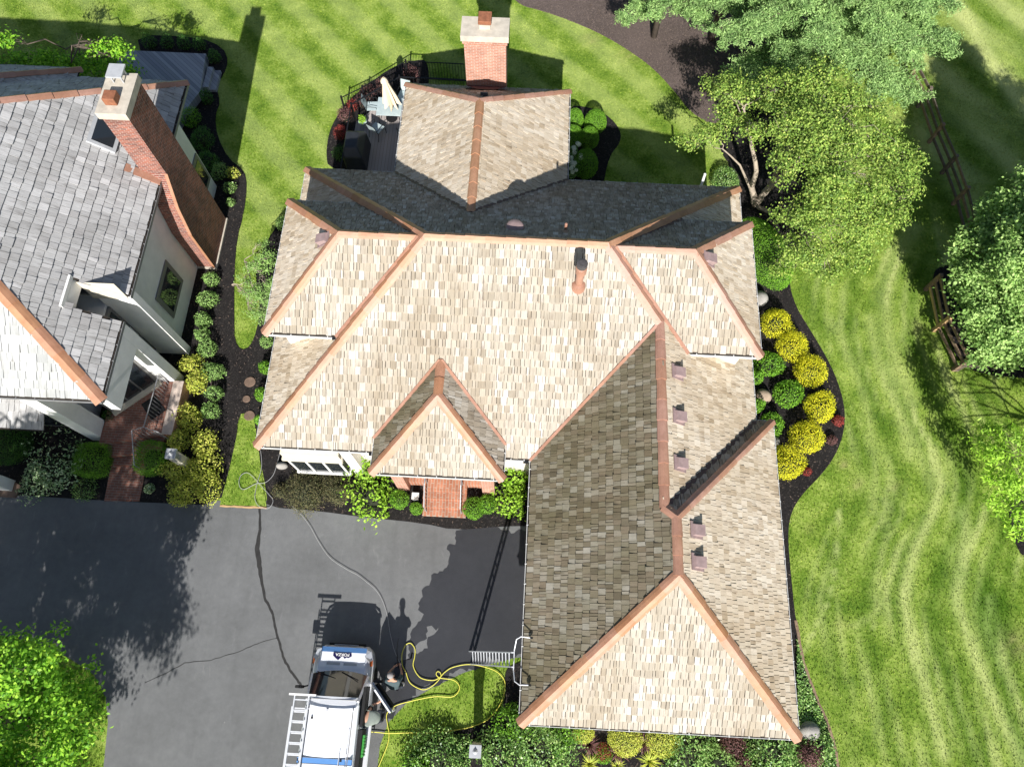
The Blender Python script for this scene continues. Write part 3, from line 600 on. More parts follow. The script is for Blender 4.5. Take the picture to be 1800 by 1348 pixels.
# porch roof
PZ, PM = 3.996, .811; pS = Plane((-2, 5.595), (1, 0), PZ, PM); pW = Plane((-4.724, 6), (0, -1), PZ, PM); pE = Plane((-.443, 6), (0, 1), PZ, PM); pz = PZ+PM*2.14; pyv = 6.383+(pz-ZE)/MP; pye = 6.383+(PZ-ZE)/MP
slope(H, pS, [(-4.724, 5.595), (-.443, 5.595), (-2.5835, 7.735)], PALE)
slope(H, pW, [(-4.724, 5.595), (-2.5835, 7.735), (-2.5835, pyv), (-4.724, pye)], GRN); slope(H, pE, [(-.443, 5.595), (-.443, pye), (-2.5835, pyv), (-2.5835, 7.735)], M['shake_shaded'])
cap(H, rp(pS, -4.724, 5.595), rp(pS, -2.5835, 7.735), pS.n, pW.n, CP, .16); cap(H, rp(pS, -.443, 5.595), rp(pS, -2.5835, 7.735), pS.n, pE.n, CP, .16); cap(H, rp(pW, -2.5835, pyv), rp(pW, -2.5835, 7.735), pW.n, pE.n, CP, .15)
valley(H, rp(pW, -4.724, pye), rp(pW, -2.5835, pyv), (pW.n+plS.n).normalized(), CPK, .09); valley(H, rp(pE, -.443, pye), rp(pE, -2.5835, pyv), (pE.n+plS.n).normalized(), CPK, .09)
GM = M['gutter']
for a, b, o_, z in (((-8.69, 6.383), (-4.724, 6.383), (0, -1), ZE), ((-.443, 6.383), (.42, 6.383), (0, -1), ZE), ((-8.69, 6.383), (-8.69, 17.52), (-1, 0), ZE), ((-8.69, 17.52), (-5.277, 17.52), (0, 1), ZE), ((1.382, 17.52), (7.94, 17.52), (0, 1), ZE), ((7.94, 8.2), (7.94, 17.52), (1, 0), ZE),
    ((.42, -1.509), (.42, 6.383), (-1, 0), ZE), ((.42, -1.509), (8.496, -1.509), (0, -1), ZE), ((8.496, -1.509), (8.496, 8.143), (1, 0), ZE), ((7.94, 8.143), (8.496, 8.143), (0, 1), ZE),
    ((-5.277, 17.52), (-5.277, 21.876), (-1, 0), ZE), ((1.382, 17.52), (1.382, 21.876), (1, 0), ZE), ((-5.277, 21.876), (1.382, 21.876), (0, 1), ZE),
    ((-4.724, 5.595), (-.443, 5.595), (0, -1), PZ), ((-4.724, 5.595), (-4.724, pye), (-1, 0), PZ), ((-.443, 5.595), (-.443, pye), (1, 0), PZ)): gutter(H, a, b, z, GM, o_)
# walls and soffits
def ring(n, x0_, x1_, y0_, y1_, z0_, z1_, m, par=None): return MB().box(x0_, x1_, y0_, y1_, z0_, z1_).build(n, m, par or H)
ring('wall', -8.24, 7.49, 6.83, 17.07, 0, ZE-.14, M['stucco']); ring('wall', .87, 8.05, -1.06, 7.7, 0, ZE-.142, M['stucco']); ring('wall', -4.83, .93, 17, 21.43, 0, ZE-.144, M['stucco'])
ring('soffit', -8.58, 7.83, 6.49, 17.41, ZE-.13, ZE-.03, M['cream']); ring('soffit', .53, 8.386, -1.4, 8.033, ZE-.134, ZE-.034, M['cream']); ring('soffit', -5.167, 1.272, 17.0, 21.766, ZE-.138, ZE-.038, M['cream']); ring('soffit', -4.614, -.553, 5.705, 6.9, PZ-.13, PZ-.03, M['cream'])
# garage doors on the drive side of the wing
for y_ in (.1, 3.4):
    d = MB().box(.82, .868, y_, y_+2.7, .02, 2.2).build('garage_door', M['cream'], H)
    mb = MB(); [mb.box(.805, .818, y_+.1, y_+2.6, z-.01, z+.01) for z in (.55, 1.1, 1.65)]; mb.build('panel_groove', M['greyframe'], d)
# bay window by the corner with stepped cream ledges
mb = MB(); mb.box(-8.15, -6.05, 6.28, 6.80, 2.35, 2.5); mb.box(-8.1, -6.1, 6.38, 6.82, 2.5, 2.95); mb.box(-8.05, -6.15, 6.5, 6.826, 2.95, 3.4); bay = mb.build('bay_ledge', M['cream'], H)
mb = MB(); mb.box(-8.02, -6.15, 6.36, 6.82, .7, 2.34); mb.build('bay_window', M['glass'], H)
mb = MB(); [mb.box(x-.04, x+.04, 6.33, 6.358, .7, 2.34) for x in (-8, -7.4, -6.8, -6.2)]; mb.box(-8.1, -6.1, 6.3, 6.825, .55, .695); mb.build('window_frame', M['white'], H)
mb = MB(); mb.box(-6.0, -5.62, 6.42, 6.826, 0, 3.5); mb.build('pilaster', M['white'], H)
mb = MB(); mb.box(-8.22, -8.0, 6.5, 6.829, 0, .5); mb.box(-6.0, -5.6, 6.4, 6.83, 0, .4); mb.build('plinth', M['concrete'], H)
# entrance: brick piers, paving, steps, railings
for xa, xb in ((-4.4, -3.98), (-1.25, -.8)): MB().box(xa, xb, 5.98, 6.55, 0, 3.85).build('brick_pier', M['brick'], H)
MB().box(-4.4, -.8, 6.2, 6.828, 0, .6).build('porch_floor', M['brick_floor'], H)
st_ = MB()
for k, (ya, yb, z) in enumerate(((5.9, 6.198, .595), (5.62, 5.898, .45), (5.34, 5.618, .30), (5.06, 5.338, .15))): st_.box(-3.42, -1.82, ya, yb, 0, z)
st_.build('porch_steps', M['brick_floor'], H)
MB().box(-3.1, -2.1, 6.77, 6.826, .62, 2.7).build('front_door', M['rust'], H)
for x_ in (-3.28, -1.98):
    mb = MB(); mb.tube([(x_, 6.15, 1.5), (x_, 5.95, 1.5), (x_, 5.2, .98)], .022); mb.tube([(x_, 6.15, .62), (x_, 6.15, 1.5)], .02); mb.tube([(x_, 5.2, .15), (x_, 5.2, .98)], .02)
    for k in range(1, 7):
        y_ = 6.05-k*.12; mb.tube([(x_, y_, .5-.0*k), (x_, y_, 1.5-(5.95-y_)*.69 if y_ < 5.95 else 1.5)], .01, 5)
    mb.build('handrail', M['rail_steel'], H)
# vents, pipes, flue
for p in ((1188, 655), (1190, 733), (1192, 815)): box_vent(H, plE, *p)
for p in ((1221, 932), (1223, 988)): box_vent(H, wE, *p)
box_vent(H, uL[2], 572, 422); box_vent(H, uR[2], 1243, 456)
c = plN.hit(905, 402); mb = MB(); mb.lathe((c.x, c.y, c.z-.1), [(.14, 0), (.14, .12), (.26, .13), (.31, .17), (.24, .24), (.10, .27)], 20); mb.build('turbine_vent', M['vent'], H, smooth=True)
c = plN.hit(994, 404); mb = MB(); mb.lathe((c.x, c.y, c.z-.1), [(.045, 0), (.045, .42), (.03, .43)], 10); mb.build('vent_pipe', M['cap_pink'], H)
c = plS.hit(1017, 500); mb = MB(); mb.lathe((c.x, c.y, c.z-.15), [(.26, 0), (.2, .2), (.12, .24), (.12, .85), (.165, .88), (.17, 1.16), (.14, 1.2)], 18); fl = mb.build('flue', M['cap_pink'], H, smooth=False)
mb = MB(); mb.lathe((c.x, c.y, c.z+1.04), [(.11, 0), (.16, .05), (.165, .2), (.1, .22)], 18); mb.build('flue_cap', M['flue_grey'], fl)
mb = MB(); mb.box(c.x-.25, c.x+.25, c.y-.2, c.y+.25, c.z-.1, c.z+.09); 
g_ = G(1238, 318, 4.0); mb = MB(); mb.tube([(g_.x, 17.3, 3.2), (g_.x, 17.62, 3.4), (g_.x, 17.72, 4.0), (g_.x, 17.72, 4.15)], .05, 10); mb.build('drain_pipe', M['white'], H)
g_ = rN.hit(851, 171); mb = MB(); mb.box(g_.x-.14, g_.x+.14, g_.y-.1, g_.y+.1, g_.z-.05, g_.z+.16); mb.build('roof_vent', M['ventdark'], H, bevel=.02)
# small cover stubs where downpipes leave the gutters
for (x_, y_, z_) in ((-4.8, 6.33, ZE), (.3, 6.33, ZE), (-5.95, 9.44, 5.9), (5.15, 9.44, 5.9)):
    MB().box(x_-.12, x_+.06, y_-.05, y_+.03, z_-.06, z_+.012).build('gutter_outlet', M['ventdark'], H)
# chimney
ch = MB().box(-2.72, -1.17, 21.2, 21.95, 0, 6.55); ch.box(-2.77, -1.12, 21.15, 22.0, 6.55, 6.72); ch = ch.build('chimney', M['brick'], H)
MB().box(-2.82, -1.07, 21.1, 22.05, 6.72, 6.97).build('chimney_cap', M['concrete'], ch)
MB().box(-2.73, -1.16, 21.19, 21.21, 4.35, 4.45).build('limestone_band', M['white'], ch)
mb = MB(); mb.box(-2.14, -1.76, 21.45, 21.85, 6.97, 7.14); mb.build('flue_base', M['concrete'], ch)
mb = MB(); mb.box(-2.19, -1.71, 21.4, 21.9, 7.2, 7.36); [mb.box(x-.015, x+.015, y-.015, y+.015, 7.14, 7.2) for x in (-2.1, -1.8) for y in (21.5, 21.8)]; mb.build('flue_cap', M['rust'], ch, bevel=.03)
mb = MB(); mb.add([(-2.8, 21.18, 4.1), (-1.1, 21.18, 4.1), (-1.1, 20.9, 4.62), (-1.6, 20.7, 4.78), (-2.3, 20.7, 4.78), (-2.8, 20.9, 4.62)], [(0, 1, 2, 3, 4, 5)]); mb.add([(-2.8, 21.18, 4.5), (-2.3, 20.75, 4.78), (-1.6, 20.75, 4.78), (-1.1, 21.18, 4.5)], [(0, 3, 2, 1)]); mb.build('chimney_flashing', M['copperdark'], ch)
# ------------------------------------------------------------------ neighbouring house on the left
Q = empty('house', (-19, 14, 0), 'neighbouring house with silver grey shake roof and tall red brick chimney at left', 'house')
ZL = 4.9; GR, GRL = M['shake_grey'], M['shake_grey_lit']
qE = Plane((-13.41, 14), (0, 1), ZL, MP); qS = Plane((-18, 7.27), (1, 0), ZL, MP); qN = Plane((-18, 20.35), (-1, 0), ZL, MP)
hh = 6.54; ax = -13.41-hh
NOTCH = (-14.75, -13.3, 10.12, 11.04)
qbig = dict(ex=.29, wmin=.13, wmax=.30)
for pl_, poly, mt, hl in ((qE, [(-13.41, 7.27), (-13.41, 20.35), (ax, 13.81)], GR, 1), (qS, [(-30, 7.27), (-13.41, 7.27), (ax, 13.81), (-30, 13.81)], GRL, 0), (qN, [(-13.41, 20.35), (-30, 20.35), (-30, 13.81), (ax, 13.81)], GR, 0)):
    if hl:   # leave the roof open over the recessed window bay
        a = slope(Q, pl_, [(-13.41, 7.27), (-13.41, 10.12), (-14.75, 10.12), (-14.75, 11.04), (-13.41, 11.04), (-13.41, 15.8), (-13.94, 15.8), (-13.94, 17.45), (-13.41, 17.45), (-13.41, 20.35), (ax, 13.81)], mt, **qbig)
    else: slope(Q, pl_, poly, mt, **qbig)
cap(Q, rp(qS, -13.41, 7.27), rp(qS, ax, 13.81), qS.n, qE.n, CP, .2, 1.0); cap(Q, rp(qN, -13.41, 20.35), rp(qN, ax, 13.81), qN.n, qE.n, CPK, .17, .8)
q2E = Plane((-17.65, 16), (0, 1), ZL, MP); q2N = Plane((-22, 20.78), (-1, 0), ZL, MP)
slope(Q, q2E, [(-17.65, 12), (-17.65, 20.78), (-22, 16.43), (-22, 12)], GR, **qbig); slope(Q, q2N, [(-17.65, 20.78), (-30, 20.78), (-30, 16.43), (-22, 16.43)], GR, **qbig)
cap(Q, rp(q2N, -17.65, 20.78), rp(q2N, -22, 16.43), q2N.n, q2E.n, CPK, .16, .8)
for a, b, o_ in (((-13.41, 7.27), (-13.41, 10.12), (1, 0)), ((-13.41, 11.04), (-13.41, 15.8), (1, 0)), ((-13.41, 17.45), (-13.41, 20.35), (1, 0)), ((-30, 7.27), (-13.41, 7.27), (0, -1)), ((-30, 20.8), (-17.65, 20.8), (0, 1)), ((-17.65, 20.36), (-13.41, 20.36), (0, 1))): gutter(Q, a, b, ZL, M['gutter_grey'], o_)
S_ = M['stucco_grey']
ring('wall', -26, -13.85, 11.36, 19.1, 0, ZL-.14, S_, Q); ring('soffit', -26, -13.52, 11.1, 20.2, ZL-.13, ZL-.03, M['greyframe'], Q)
ring('wall', -26, -14.6, 10.1, 11.35, 0, 4.2, S_, Q); ring('wall', -26, -15.75, 8.7, 10.09, 0, ZL-.14, S_, Q)
ring('soffit', -26, -13.52, 7.4, 9.6, ZL-.13, ZL-.03, M['cream'], Q)
ring('buttress', -14.59, -13.38, 11.05, 11.355, 0, ZL-.05, S_, Q); ring('buttress', -14.59, -13.38, 9.66, 10.09, 0, ZL-.05, S_, Q)
ring('lintel', -13.7, -13.38, 7.4, 9.655, 3.75, ZL-.14, S_, Q); ring('pier', -16.29, -15.72, 7.3, 7.95, 0, ZL-.14, S_, Q)
ring('pier', -19.3, -18.78, 5.2, 5.6, 0, 2.0, S_, Q)
ring('notch_fascia', -14.83, -14.752, 10.0, 11.12, 5.45, 6.15, M['white'], Q); ring('bay_wall', -14.75, -13.5, 11.042, 11.05, ZL-.2, ZL+.9, M['cream'], Q)
# recessed windows between the buttresses
w1 = ring('window', -14.59, -14.5, 10.12, 11.03, .5, 4.1, M['greyframe'], Q); ring('pane', -14.5, -14.48, 10.25, 10.9, 2.7, 3.95, M['glass'], w1); ring('pane', -14.5, -14.48, 10.25, 10.9, .7, 1.9, M['glass'], w1); ring('spandrel', -14.5, -14.47, 10.2, 10.95, 1.95, 2.65, M['stucco_grey'], w1)
w1 = ring('window', -13.85, -13.80, 12.15, 13.85, 1.0, 2.6, M['greyframe'], Q); ring('pane', -13.80, -13.785, 12.35, 13.65, 1.2, 2.4, M['glass'], w1)
w1 = ring('window', -13.85, -13.80, 17.7, 19.0, .8, 2.4, M['greyframe'], Q); ring('pane', -13.80, -13.785, 17.85, 18.85, 1.0, 2.2, M['glass'], w1)
# canted entrance door with glass panels
a, b = V3((-15.45, 8.25, 0)), V3((-13.95, 9.62, 0)); dd = (b-a).normalized(); nn = V3((dd.y, -dd.x, 0)); U = V3((0, 0, 1))
mb = MB(); mb.bar(a+U*2.3-nn*.08, b+U*2.3-nn*.08, .1, 3.4); dr = mb.build('entrance_door', M['greyframe'], Q)
for f0, f1 in ((.06, .33), (.37, .64), (.68, .94)):
    mb = MB(); mb.bar(a.lerp(b, f0)+U*1.9, a.lerp(b, f1)+U*1.9, .03, 2.2); mb.build('pane', M['glass'], dr)
mb = MB(); mb.bar(a+U*.66+nn*.05, b+U*.66+nn*.05, .22, .1); mb.build('threshold', M['cream'], dr)
mb = MB(); mb.prism([(-15.7, 7.0), (-13.05, 7.55), (-13.05, 9.64), (-13.85, 9.64), (-15.7, 8.7)], 0, .6); mb.build('porch_floor', M['brick_walk'], Q)
ring('porch_kerb', -13.42, -13.02, 7.5, 9.655, 0, .68, M['brick'], Q)
mb = MB(); mb.prism([(-15.3, 6.6), (-13.4, 6.95), (-13.4, 7.55), (-15.5, 7.04)], 0, .4); mb.prism([(-15.2, 6.3), (-13.45, 6.55), (-13.42, 6.94), (-15.3, 6.58)], 0, .2); mb.build('porch_steps', M['brick_walk'], Q)
mb = MB(); mb.prism(gpoly([(184, 881), (246, 881), (262, 800), (275, 755), (205, 745), (200, 800)]), -.02, .05); mb.build('brick_walk', M['brick_walk'], Q)
mb = MB(); mb.bar((-14.2, 8.35, .63), (-13.75, 8.75, .63), .8, .02); one('door_mat', mb, M['rubber'], 'dark door mat on the brick porch of the grey roofed house', 'mat', (-14, 8.5, .6))
rl = []
for pth in ([(-13.62, 9.55, 1.5), (-13.7, 7.5, 1.5), (-13.15, 7.35, 1.45)], [(-13.7, 7.5, 1.5), (-14.1, 7.35, 1.5), (-14.0, 6.2, .95)]):
    mb = MB(); mb.tube(pth, .02); 
    for i in range(len(pth)-1):
        p, q = V3(pth[i]), V3(pth[i+1]); k = max(2, int((q-p).length/.13))
        for j in range(k+1):
            s_ = p.lerp(q, j/k); mb.tube([(s_.x, s_.y, s_.z), (s_.x, s_.y, max(.05, s_.z-.88))], .007 if j not in (0, k) else .016, 5)
    mb.build('railing', M['rail_steel'], Q)
# low front roof and windows at the frame's edge
lf = Plane((-22, 6.75), (1, 0), 2.9, .45); slope(Q, lf, [(-30, 6.75), (-16.32, 6.75), (-16.32, 8.6), (-30, 8.6)], GR, **qbig)
w1 = ring('window', -21.5, -16.9, 7.72, 7.8, .3, 2.8, M['greyframe'], Q); [ring('pane', x, x+1.35, 7.70, 7.718, .45, 2.6, M['glass'], w1) for x in (-21.4, -19.9, -18.4)]
ring('wall', -26, -16.3, 7.8, 8.69, 0, 3.6, S_, Q)
# skylight
c = qE.hit(184, 236); up = V3((qE.s.x, qE.s.y, qE.m)).normalized(); T = Matrix(((0, 1, 0, 0), (*up, 0), (*qE.n, 0), (0, 0, 0, 1))).transposed(); T.translation = c
mb = MB(); mb.box(-.62, .62, -.46, .46, .0, .14, 0, T); sk = mb.build('skylight', M['tin'], Q); MB().box(-.5, .5, -.34, .34, .142, .15, 0, T).build('pane', M['glass'], sk)
# brick chimney with shoulder
c2 = MB(); c2.box(-13.95, -13.08, 15.85, 17.4, 0, 8.05)
c2.add([(-13.84, 15.02, 0), (-13.08, 15.02, 0), (-13.08, 15.849, 0), (-13.84, 15.849, 0), (-13.84, 15.02, 2.6), (-13.08, 15.02, 2.6), (-13.08, 15.849, 5.2), (-13.84, 15.849, 5.2), (-13.08, 15.3, 3.9), (-13.84, 15.3, 3.9)], [(0, 1, 5, 4), (4, 5, 8, 9), (9, 8, 6, 7), (1, 2, 6, 8, 5), (0, 4, 9, 7, 3)])
c2 = c2.build('chimney', M['brick_red'], Q)
mb = MB(); [mb.bar(p, q, .0, .0) for p, q in ()]; 
mb.bar((-13.11, 15.0, 2.6), (-13.11, 15.29, 3.92), .12, .04, up=(0, -1, .3)); mb.bar((-13.11, 15.29, 3.92), (-13.11, 15.86, 5.22), .12, .04, up=(0, -1, .3)); mb.bar((-13.11, 14.99, 0), (-13.11, 14.99, 2.6), .1, .03, up=(0, -1, 0)); mb.build('shoulder_coping', M['cap'], c2)
MB().box(-14.02, -13.02, 15.79, 17.46, 8.05, 8.33).build('chimney_cap', M['concrete'], c2)
MB().box(-13.75, -13.35, 16.1, 16.5, 8.33, 8.62).build('flue_pot', M['rust'], c2, bevel=.03)
mb = MB(); mb.box(-13.8, -13.28, 16.95, 17.5, 8.62, 8.68); [mb.box(x-.02, x+.02, y-.02, y+.02, 8.33, 8.62) for x in (-13.7, -13.38) for y in (17.05, 17.4)]; mb.build('flue_cap', M['tin'], c2)
mb = MB(); mb.bar((-14.35, 15.75, 5.66), (-13.38, 15.72, 4.95), .32, .05, up=qE.n); mb.build('chimney_flashing', M['cap_pink'], c2)
ring('plinth', -13.9, -13.02, 14.96, 17.44, 0, .12, M['concrete'], Q)
# cedar deck and steps behind the left house
DK = empty('deck', (-17.5, 24.5, 0), 'weathered blue grey cedar deck with diagonal boards behind the left house', 'deck')
MB().prism([(-19.6, 26.15), (-19.6, 20.9), (-16.3, 20.9), (-15.75, 23.0), (-15.4, 23.9), (-15.58, 26.14)], .1, .5).build('deck_boards', M['deck_blue'], DK)
mb = MB(); mb.box(-15.42, -15.15, 24.3, 25.5, 0, .36); mb.box(-15.15, -14.87, 24.32, 25.48, 0, .18); mb.build('deck_steps', M['deck_blue'], DK)
# ------------------------------------------------------------------ plants
def leaf_verts(P, N, ln, wd, jit=.9, up=0.0):
    """one bent-diamond leaf per point, facing roughly along N"""
    n = len(P); D = N+rng.normal(0, jit, (n, 3)); D[:, 2] += up; D /= np.linalg.norm(D, axis=1)[:, None]+1e-9
    A = np.cross(D, rng.normal(0, 1, (n, 3))); A /= np.linalg.norm(A, axis=1)[:, None]+1e-9; B = np.cross(D, A)
    l = (ln*rng.uniform(.6, 1.25, n))[:, None]/2; w = (wd*rng.uniform(.7, 1.2, n))[:, None]/2
    V = np.empty((n, 4, 3)); V[:, 0] = P-A*l; V[:, 1] = P+B*w+D*w*.35; V[:, 2] = P+A*l; V[:, 3] = P-B*w+D*w*.35
    return V
def leaf_obj(name, Vs, mat, parent=None, loc=(0, 0, 0), core=None):
    V = np.concatenate([v.reshape(-1, 3) for v in Vs]); base = np.array(wloc(parent) if parent else loc); Q = np.arange(len(V)).reshape(-1, 4)
    if core is not None:
        cv, cf = core; Q = np.concatenate([Q, cf+len(V)]); V = np.concatenate([V, cv])
    me = bpy.data.meshes.new(name); raw_mesh(me, V-base, Q)
    for m in (mat if isinstance(mat, (list, tuple)) else [mat]): me.materials.append(m)
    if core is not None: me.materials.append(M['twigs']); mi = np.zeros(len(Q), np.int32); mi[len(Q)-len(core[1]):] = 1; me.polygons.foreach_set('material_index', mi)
    o = bpy.data.objects.new(name, me); COL.objects.link(o)
    if parent: o.parent = parent
    else: o.location = loc
    return o
def dome_core(c, r, h, k=.82, n=14, m=7, z0=0.0, lump=0):
    th = np.linspace(0, 2*np.pi, n, endpoint=False); ph = np.linspace(-.15, np.pi/2*.98, m); V = []
    for p in ph:
        for t_ in th: V.append([c[0]+r[0]*k*math.cos(p)*math.cos(t_), c[1]+r[1]*k*math.cos(p)*math.sin(t_), z0+h*(.18+.45*math.sin(p)) if p > 0 else z0+h*.05])
    V = np.array(V); F = [[i*n+j, i*n+(j+1) % n, (i+1)*n+(j+1) % n, (i+1)*n+j] for i in range(m-1) for j in range(n)]
    return V, np.array(F)
def shrub(name, c, r, h, mat, label, cat='shrub', group=None, leaf=.05, dens=900, rough=.06, jit=.8, lumps=0, rot=0, wide=.55, shell=.22, z0=0., square=0, up=.15):
    """a mounded shrub: leaves in the outer shell of a lumpy dome over a dark inner mass"""
    rx, ry = (r, r) if isinstance(r, (int, float)) else r
    n = int(dens*9*(rx*ry+(rx+ry)/2*h)*.62*(.05/leaf)**2)
    th = rng.uniform(0, 2*np.pi, n); sp = rng.uniform(-.25, 1, n); ph = np.arcsin(np.clip(sp, -1, 1))
    N = np.column_stack([np.cos(ph)*np.cos(th), np.cos(ph)*np.sin(th), np.sin(ph)])
    if square: 
        q = 1/np.maximum(np.abs(N[:, 0]), np.maximum(np.abs(N[:, 1]), np.abs(N[:, 2])*.9)); N2 = N*(1+(q-1)*square)[:, None]
    else: N2 = N
    k = 1-shell*rng.random(n)**1.6
    for i in range(lumps):
        dv = rng.normal(0, 1, 3); dv[2] = abs(dv[2]); dv /= np.linalg.norm(dv); k *= 1+rough*1.5*np.exp(-((1-N @ dv)/.12))*rng.choice([1, 1, -1])
    k *= 1+rng.normal(0, rough, n)*.5
    P = np.column_stack([N2[:, 0]*rx*k, N2[:, 1]*ry*k, h*(.38+.62*N2[:, 2]*k)])
    if rot:
        cr_, sr = math.cos(rot), math.sin(rot); P[:, :2] = P[:, :2] @ np.array([[cr_, sr], [-sr, cr_]]); N[:, :2] = N[:, :2] @ np.array([[cr_, sr], [-sr, cr_]])
    P[:, 2] = np.maximum(P[:, 2], .02); P += np.array([c[0], c[1], z0])
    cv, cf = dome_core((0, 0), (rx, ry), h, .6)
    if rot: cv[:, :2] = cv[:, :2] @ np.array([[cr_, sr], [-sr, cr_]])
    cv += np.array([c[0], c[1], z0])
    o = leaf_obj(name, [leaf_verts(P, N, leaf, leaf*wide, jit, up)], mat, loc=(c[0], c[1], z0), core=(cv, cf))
    return tag(o, label, cat, group)
def pxs(px, py, r, h): c = G(px, py, h*.55); return (c.x, c.y), r/F_PX*(CAM_H-h*.5)*1.03
def ball(px, py, r, h, mat, label, name='shrub', cat='shrub', **kw):
    c, rr = pxs(px, py, r, h); return shrub(name, c, rr, h, M[mat], label, cat, **kw)
gg = 'golden ball shrubs in the east bed'
for (x, y, r), l in zip(((1367, 570, 29), (1396, 612, 28), (1427, 656, 31), (1445, 719, 29), (1422, 772, 30), (1386, 820, 28)), (
    'round golden shrub at the top of the east bed below the boulder', 'golden shrub second from the top of the curved east bed', 'largest golden ball shrub in the middle of the east bed', 'golden ball shrub above the small red plant by the lawn edge', 'golden ball shrub just below the small red plant in the east bed', 'lowest golden ball shrub of the east bed beside the gutter')):
    ball(x-2, y-6, r*.97, .95, 'gold', l, 'golden_shrub', group=gg, leaf=.055, dens=850, rough=.09, lumps=14, shell=.3, jit=1.0)
gg = 'green ball shrubs in the east bed'
for (x, y, r), l in zip(((1352, 637, 25), (1387, 690, 27), (1357, 744, 21), (1330, 662, 12), (1332, 712, 12)), (
    'round green shrub beside the corner of the east upper gutter', 'round green shrub between the tan boulder and golden shrubs', 'green shrub partly under the step of the wing gutter', 'small green shrub half hidden under the east gutter above the tan boulder', 'small green shrub half hidden under the gutter below the tan boulder')):
    ball(x, y, r, .8, 'boxwood', l, 'green_shrub', group=gg, leaf=.07, dens=800, rough=.08, lumps=10, wide=.7)
ball(1474, 739, 10, .4, 'redleaf', 'small red leaved plant at the lawn edge of the east bed', 'red_plant', 'plant', leaf=.05, rough=.15)
ball(1463, 773, 9, .35, 'purple', 'small dark burgundy plant right of a golden ball shrub', 'red_plant', 'plant', leaf=.05, rough=.15)
ball(1419, 828, 8, .3, 'redleaf', 'tiny crimson plant right of the lowest golden ball shrub', 'red_plant', 'plant', leaf=.05, rough=.15)
gg = 'light green ball shrubs along the mulch path'
for (x, y, r), l in zip(((371, 490, 14), (366, 525, 18), (357, 562, 16), (354, 588, 12), (365, 612, 16), (375, 651, 19), (378, 690, 14), (371, 722, 15)), (
    'light green ball shrub nearest the brick chimney base', 'light green ball shrub second from the brick chimney', 'light green ball shrub beside the stucco wall base, third from the chimney', 'smallest light green ball shrub by the end of the upper buttress', 'light green ball shrub just below the end of the upper buttress', 'largest light green ball shrub right of a lime azalea', 'light green ball shrub between two lime azaleas and the mulch path', 'lowest light green ball shrub of the path row')):
    ball(x, y, r, .6, 'light', l, 'green_shrub', group=gg, leaf=.075, dens=850, rough=.12, lumps=8, jit=1)
gg = 'lime azaleas beside the brick entry'
for (x, y, r), l in zip(((334, 638, 17), (345, 672, 20), (330, 733, 24), (311, 772, 20), (358, 783, 22), (308, 826, 22), (350, 822, 28), (322, 862, 28), (362, 852, 24)), (
    'lime azalea topmost by the porch buttress', 'lime azalea right of the sunlit porch kerb', 'lime azalea right of the brick porch steps', 'lime azalea directly above the left lantern pillar', 'lime azalea upper right of the left lantern pillar', 'lime azalea below the cap of the left lantern pillar', 'broad lime azalea right of the left lantern pillar foot', 'lowest lime azalea spreading over the driveway edge', 'lime azalea at the lower right end of the cluster near the grass strip')):
    ball(x, y, r, .75, 'azalea', l, 'azalea', group=gg, leaf=.085, dens=950, rough=.16, lumps=14, shell=.5, jit=1, wide=.55)
c, r = pxs(163, 808, 30, .9); shrub('boxwood', c, (r, r*1.05), .9, M['boxwood'], 'square clipped boxwood left of the brick walk', 'shrub', 'boxwoods flanking the brick walk', square=.55, rough=.05, leaf=.045)
c, r = pxs(264, 804, 29, .9); shrub('boxwood', c, (r*.95, r*1.1), .9, M['boxwood'], 'square clipped boxwood right of the brick walk', 'shrub', 'boxwoods flanking the brick walk', square=.4, rough=.05, leaf=.045)
ball(12, 778, 38, 1.2, 'box_dark', 'large dark rounded yew at the left edge of the frame', 'yew', leaf=.05)
ball(92, 822, 44, 1.0, 'hosta', 'big variegated pale edged shrub left of the square boxwood', 'variegated_shrub', leaf=.13, dens=640, rough=.22, lumps=16, shell=.45, wide=.45)
ball(62, 846, 30, .7, 'hosta', 'lower lobe of variegated shrub by the flagstones', 'variegated_shrub', leaf=.12, dens=600, rough=.2, lumps=9, shell=.45, wide=.45)
ball(148, 858, 22, .35, 'holly', 'low dusky green ground plant between the boxwood and the driveway', 'low_plant', 'plant', leaf=.06, dens=420, rough=.25)
ball(262, 858, 9, .3, 'hosta', 'tiny pale green plant right of the brick walk', 'low_plant', 'plant', leaf=.07)
ball(197, 735, 12, .5, 'box_dark', 'potted dark green fern by the stucco pier', 'fern', 'plant', leaf=.09, rough=.3, wide=.3, z0=.3)
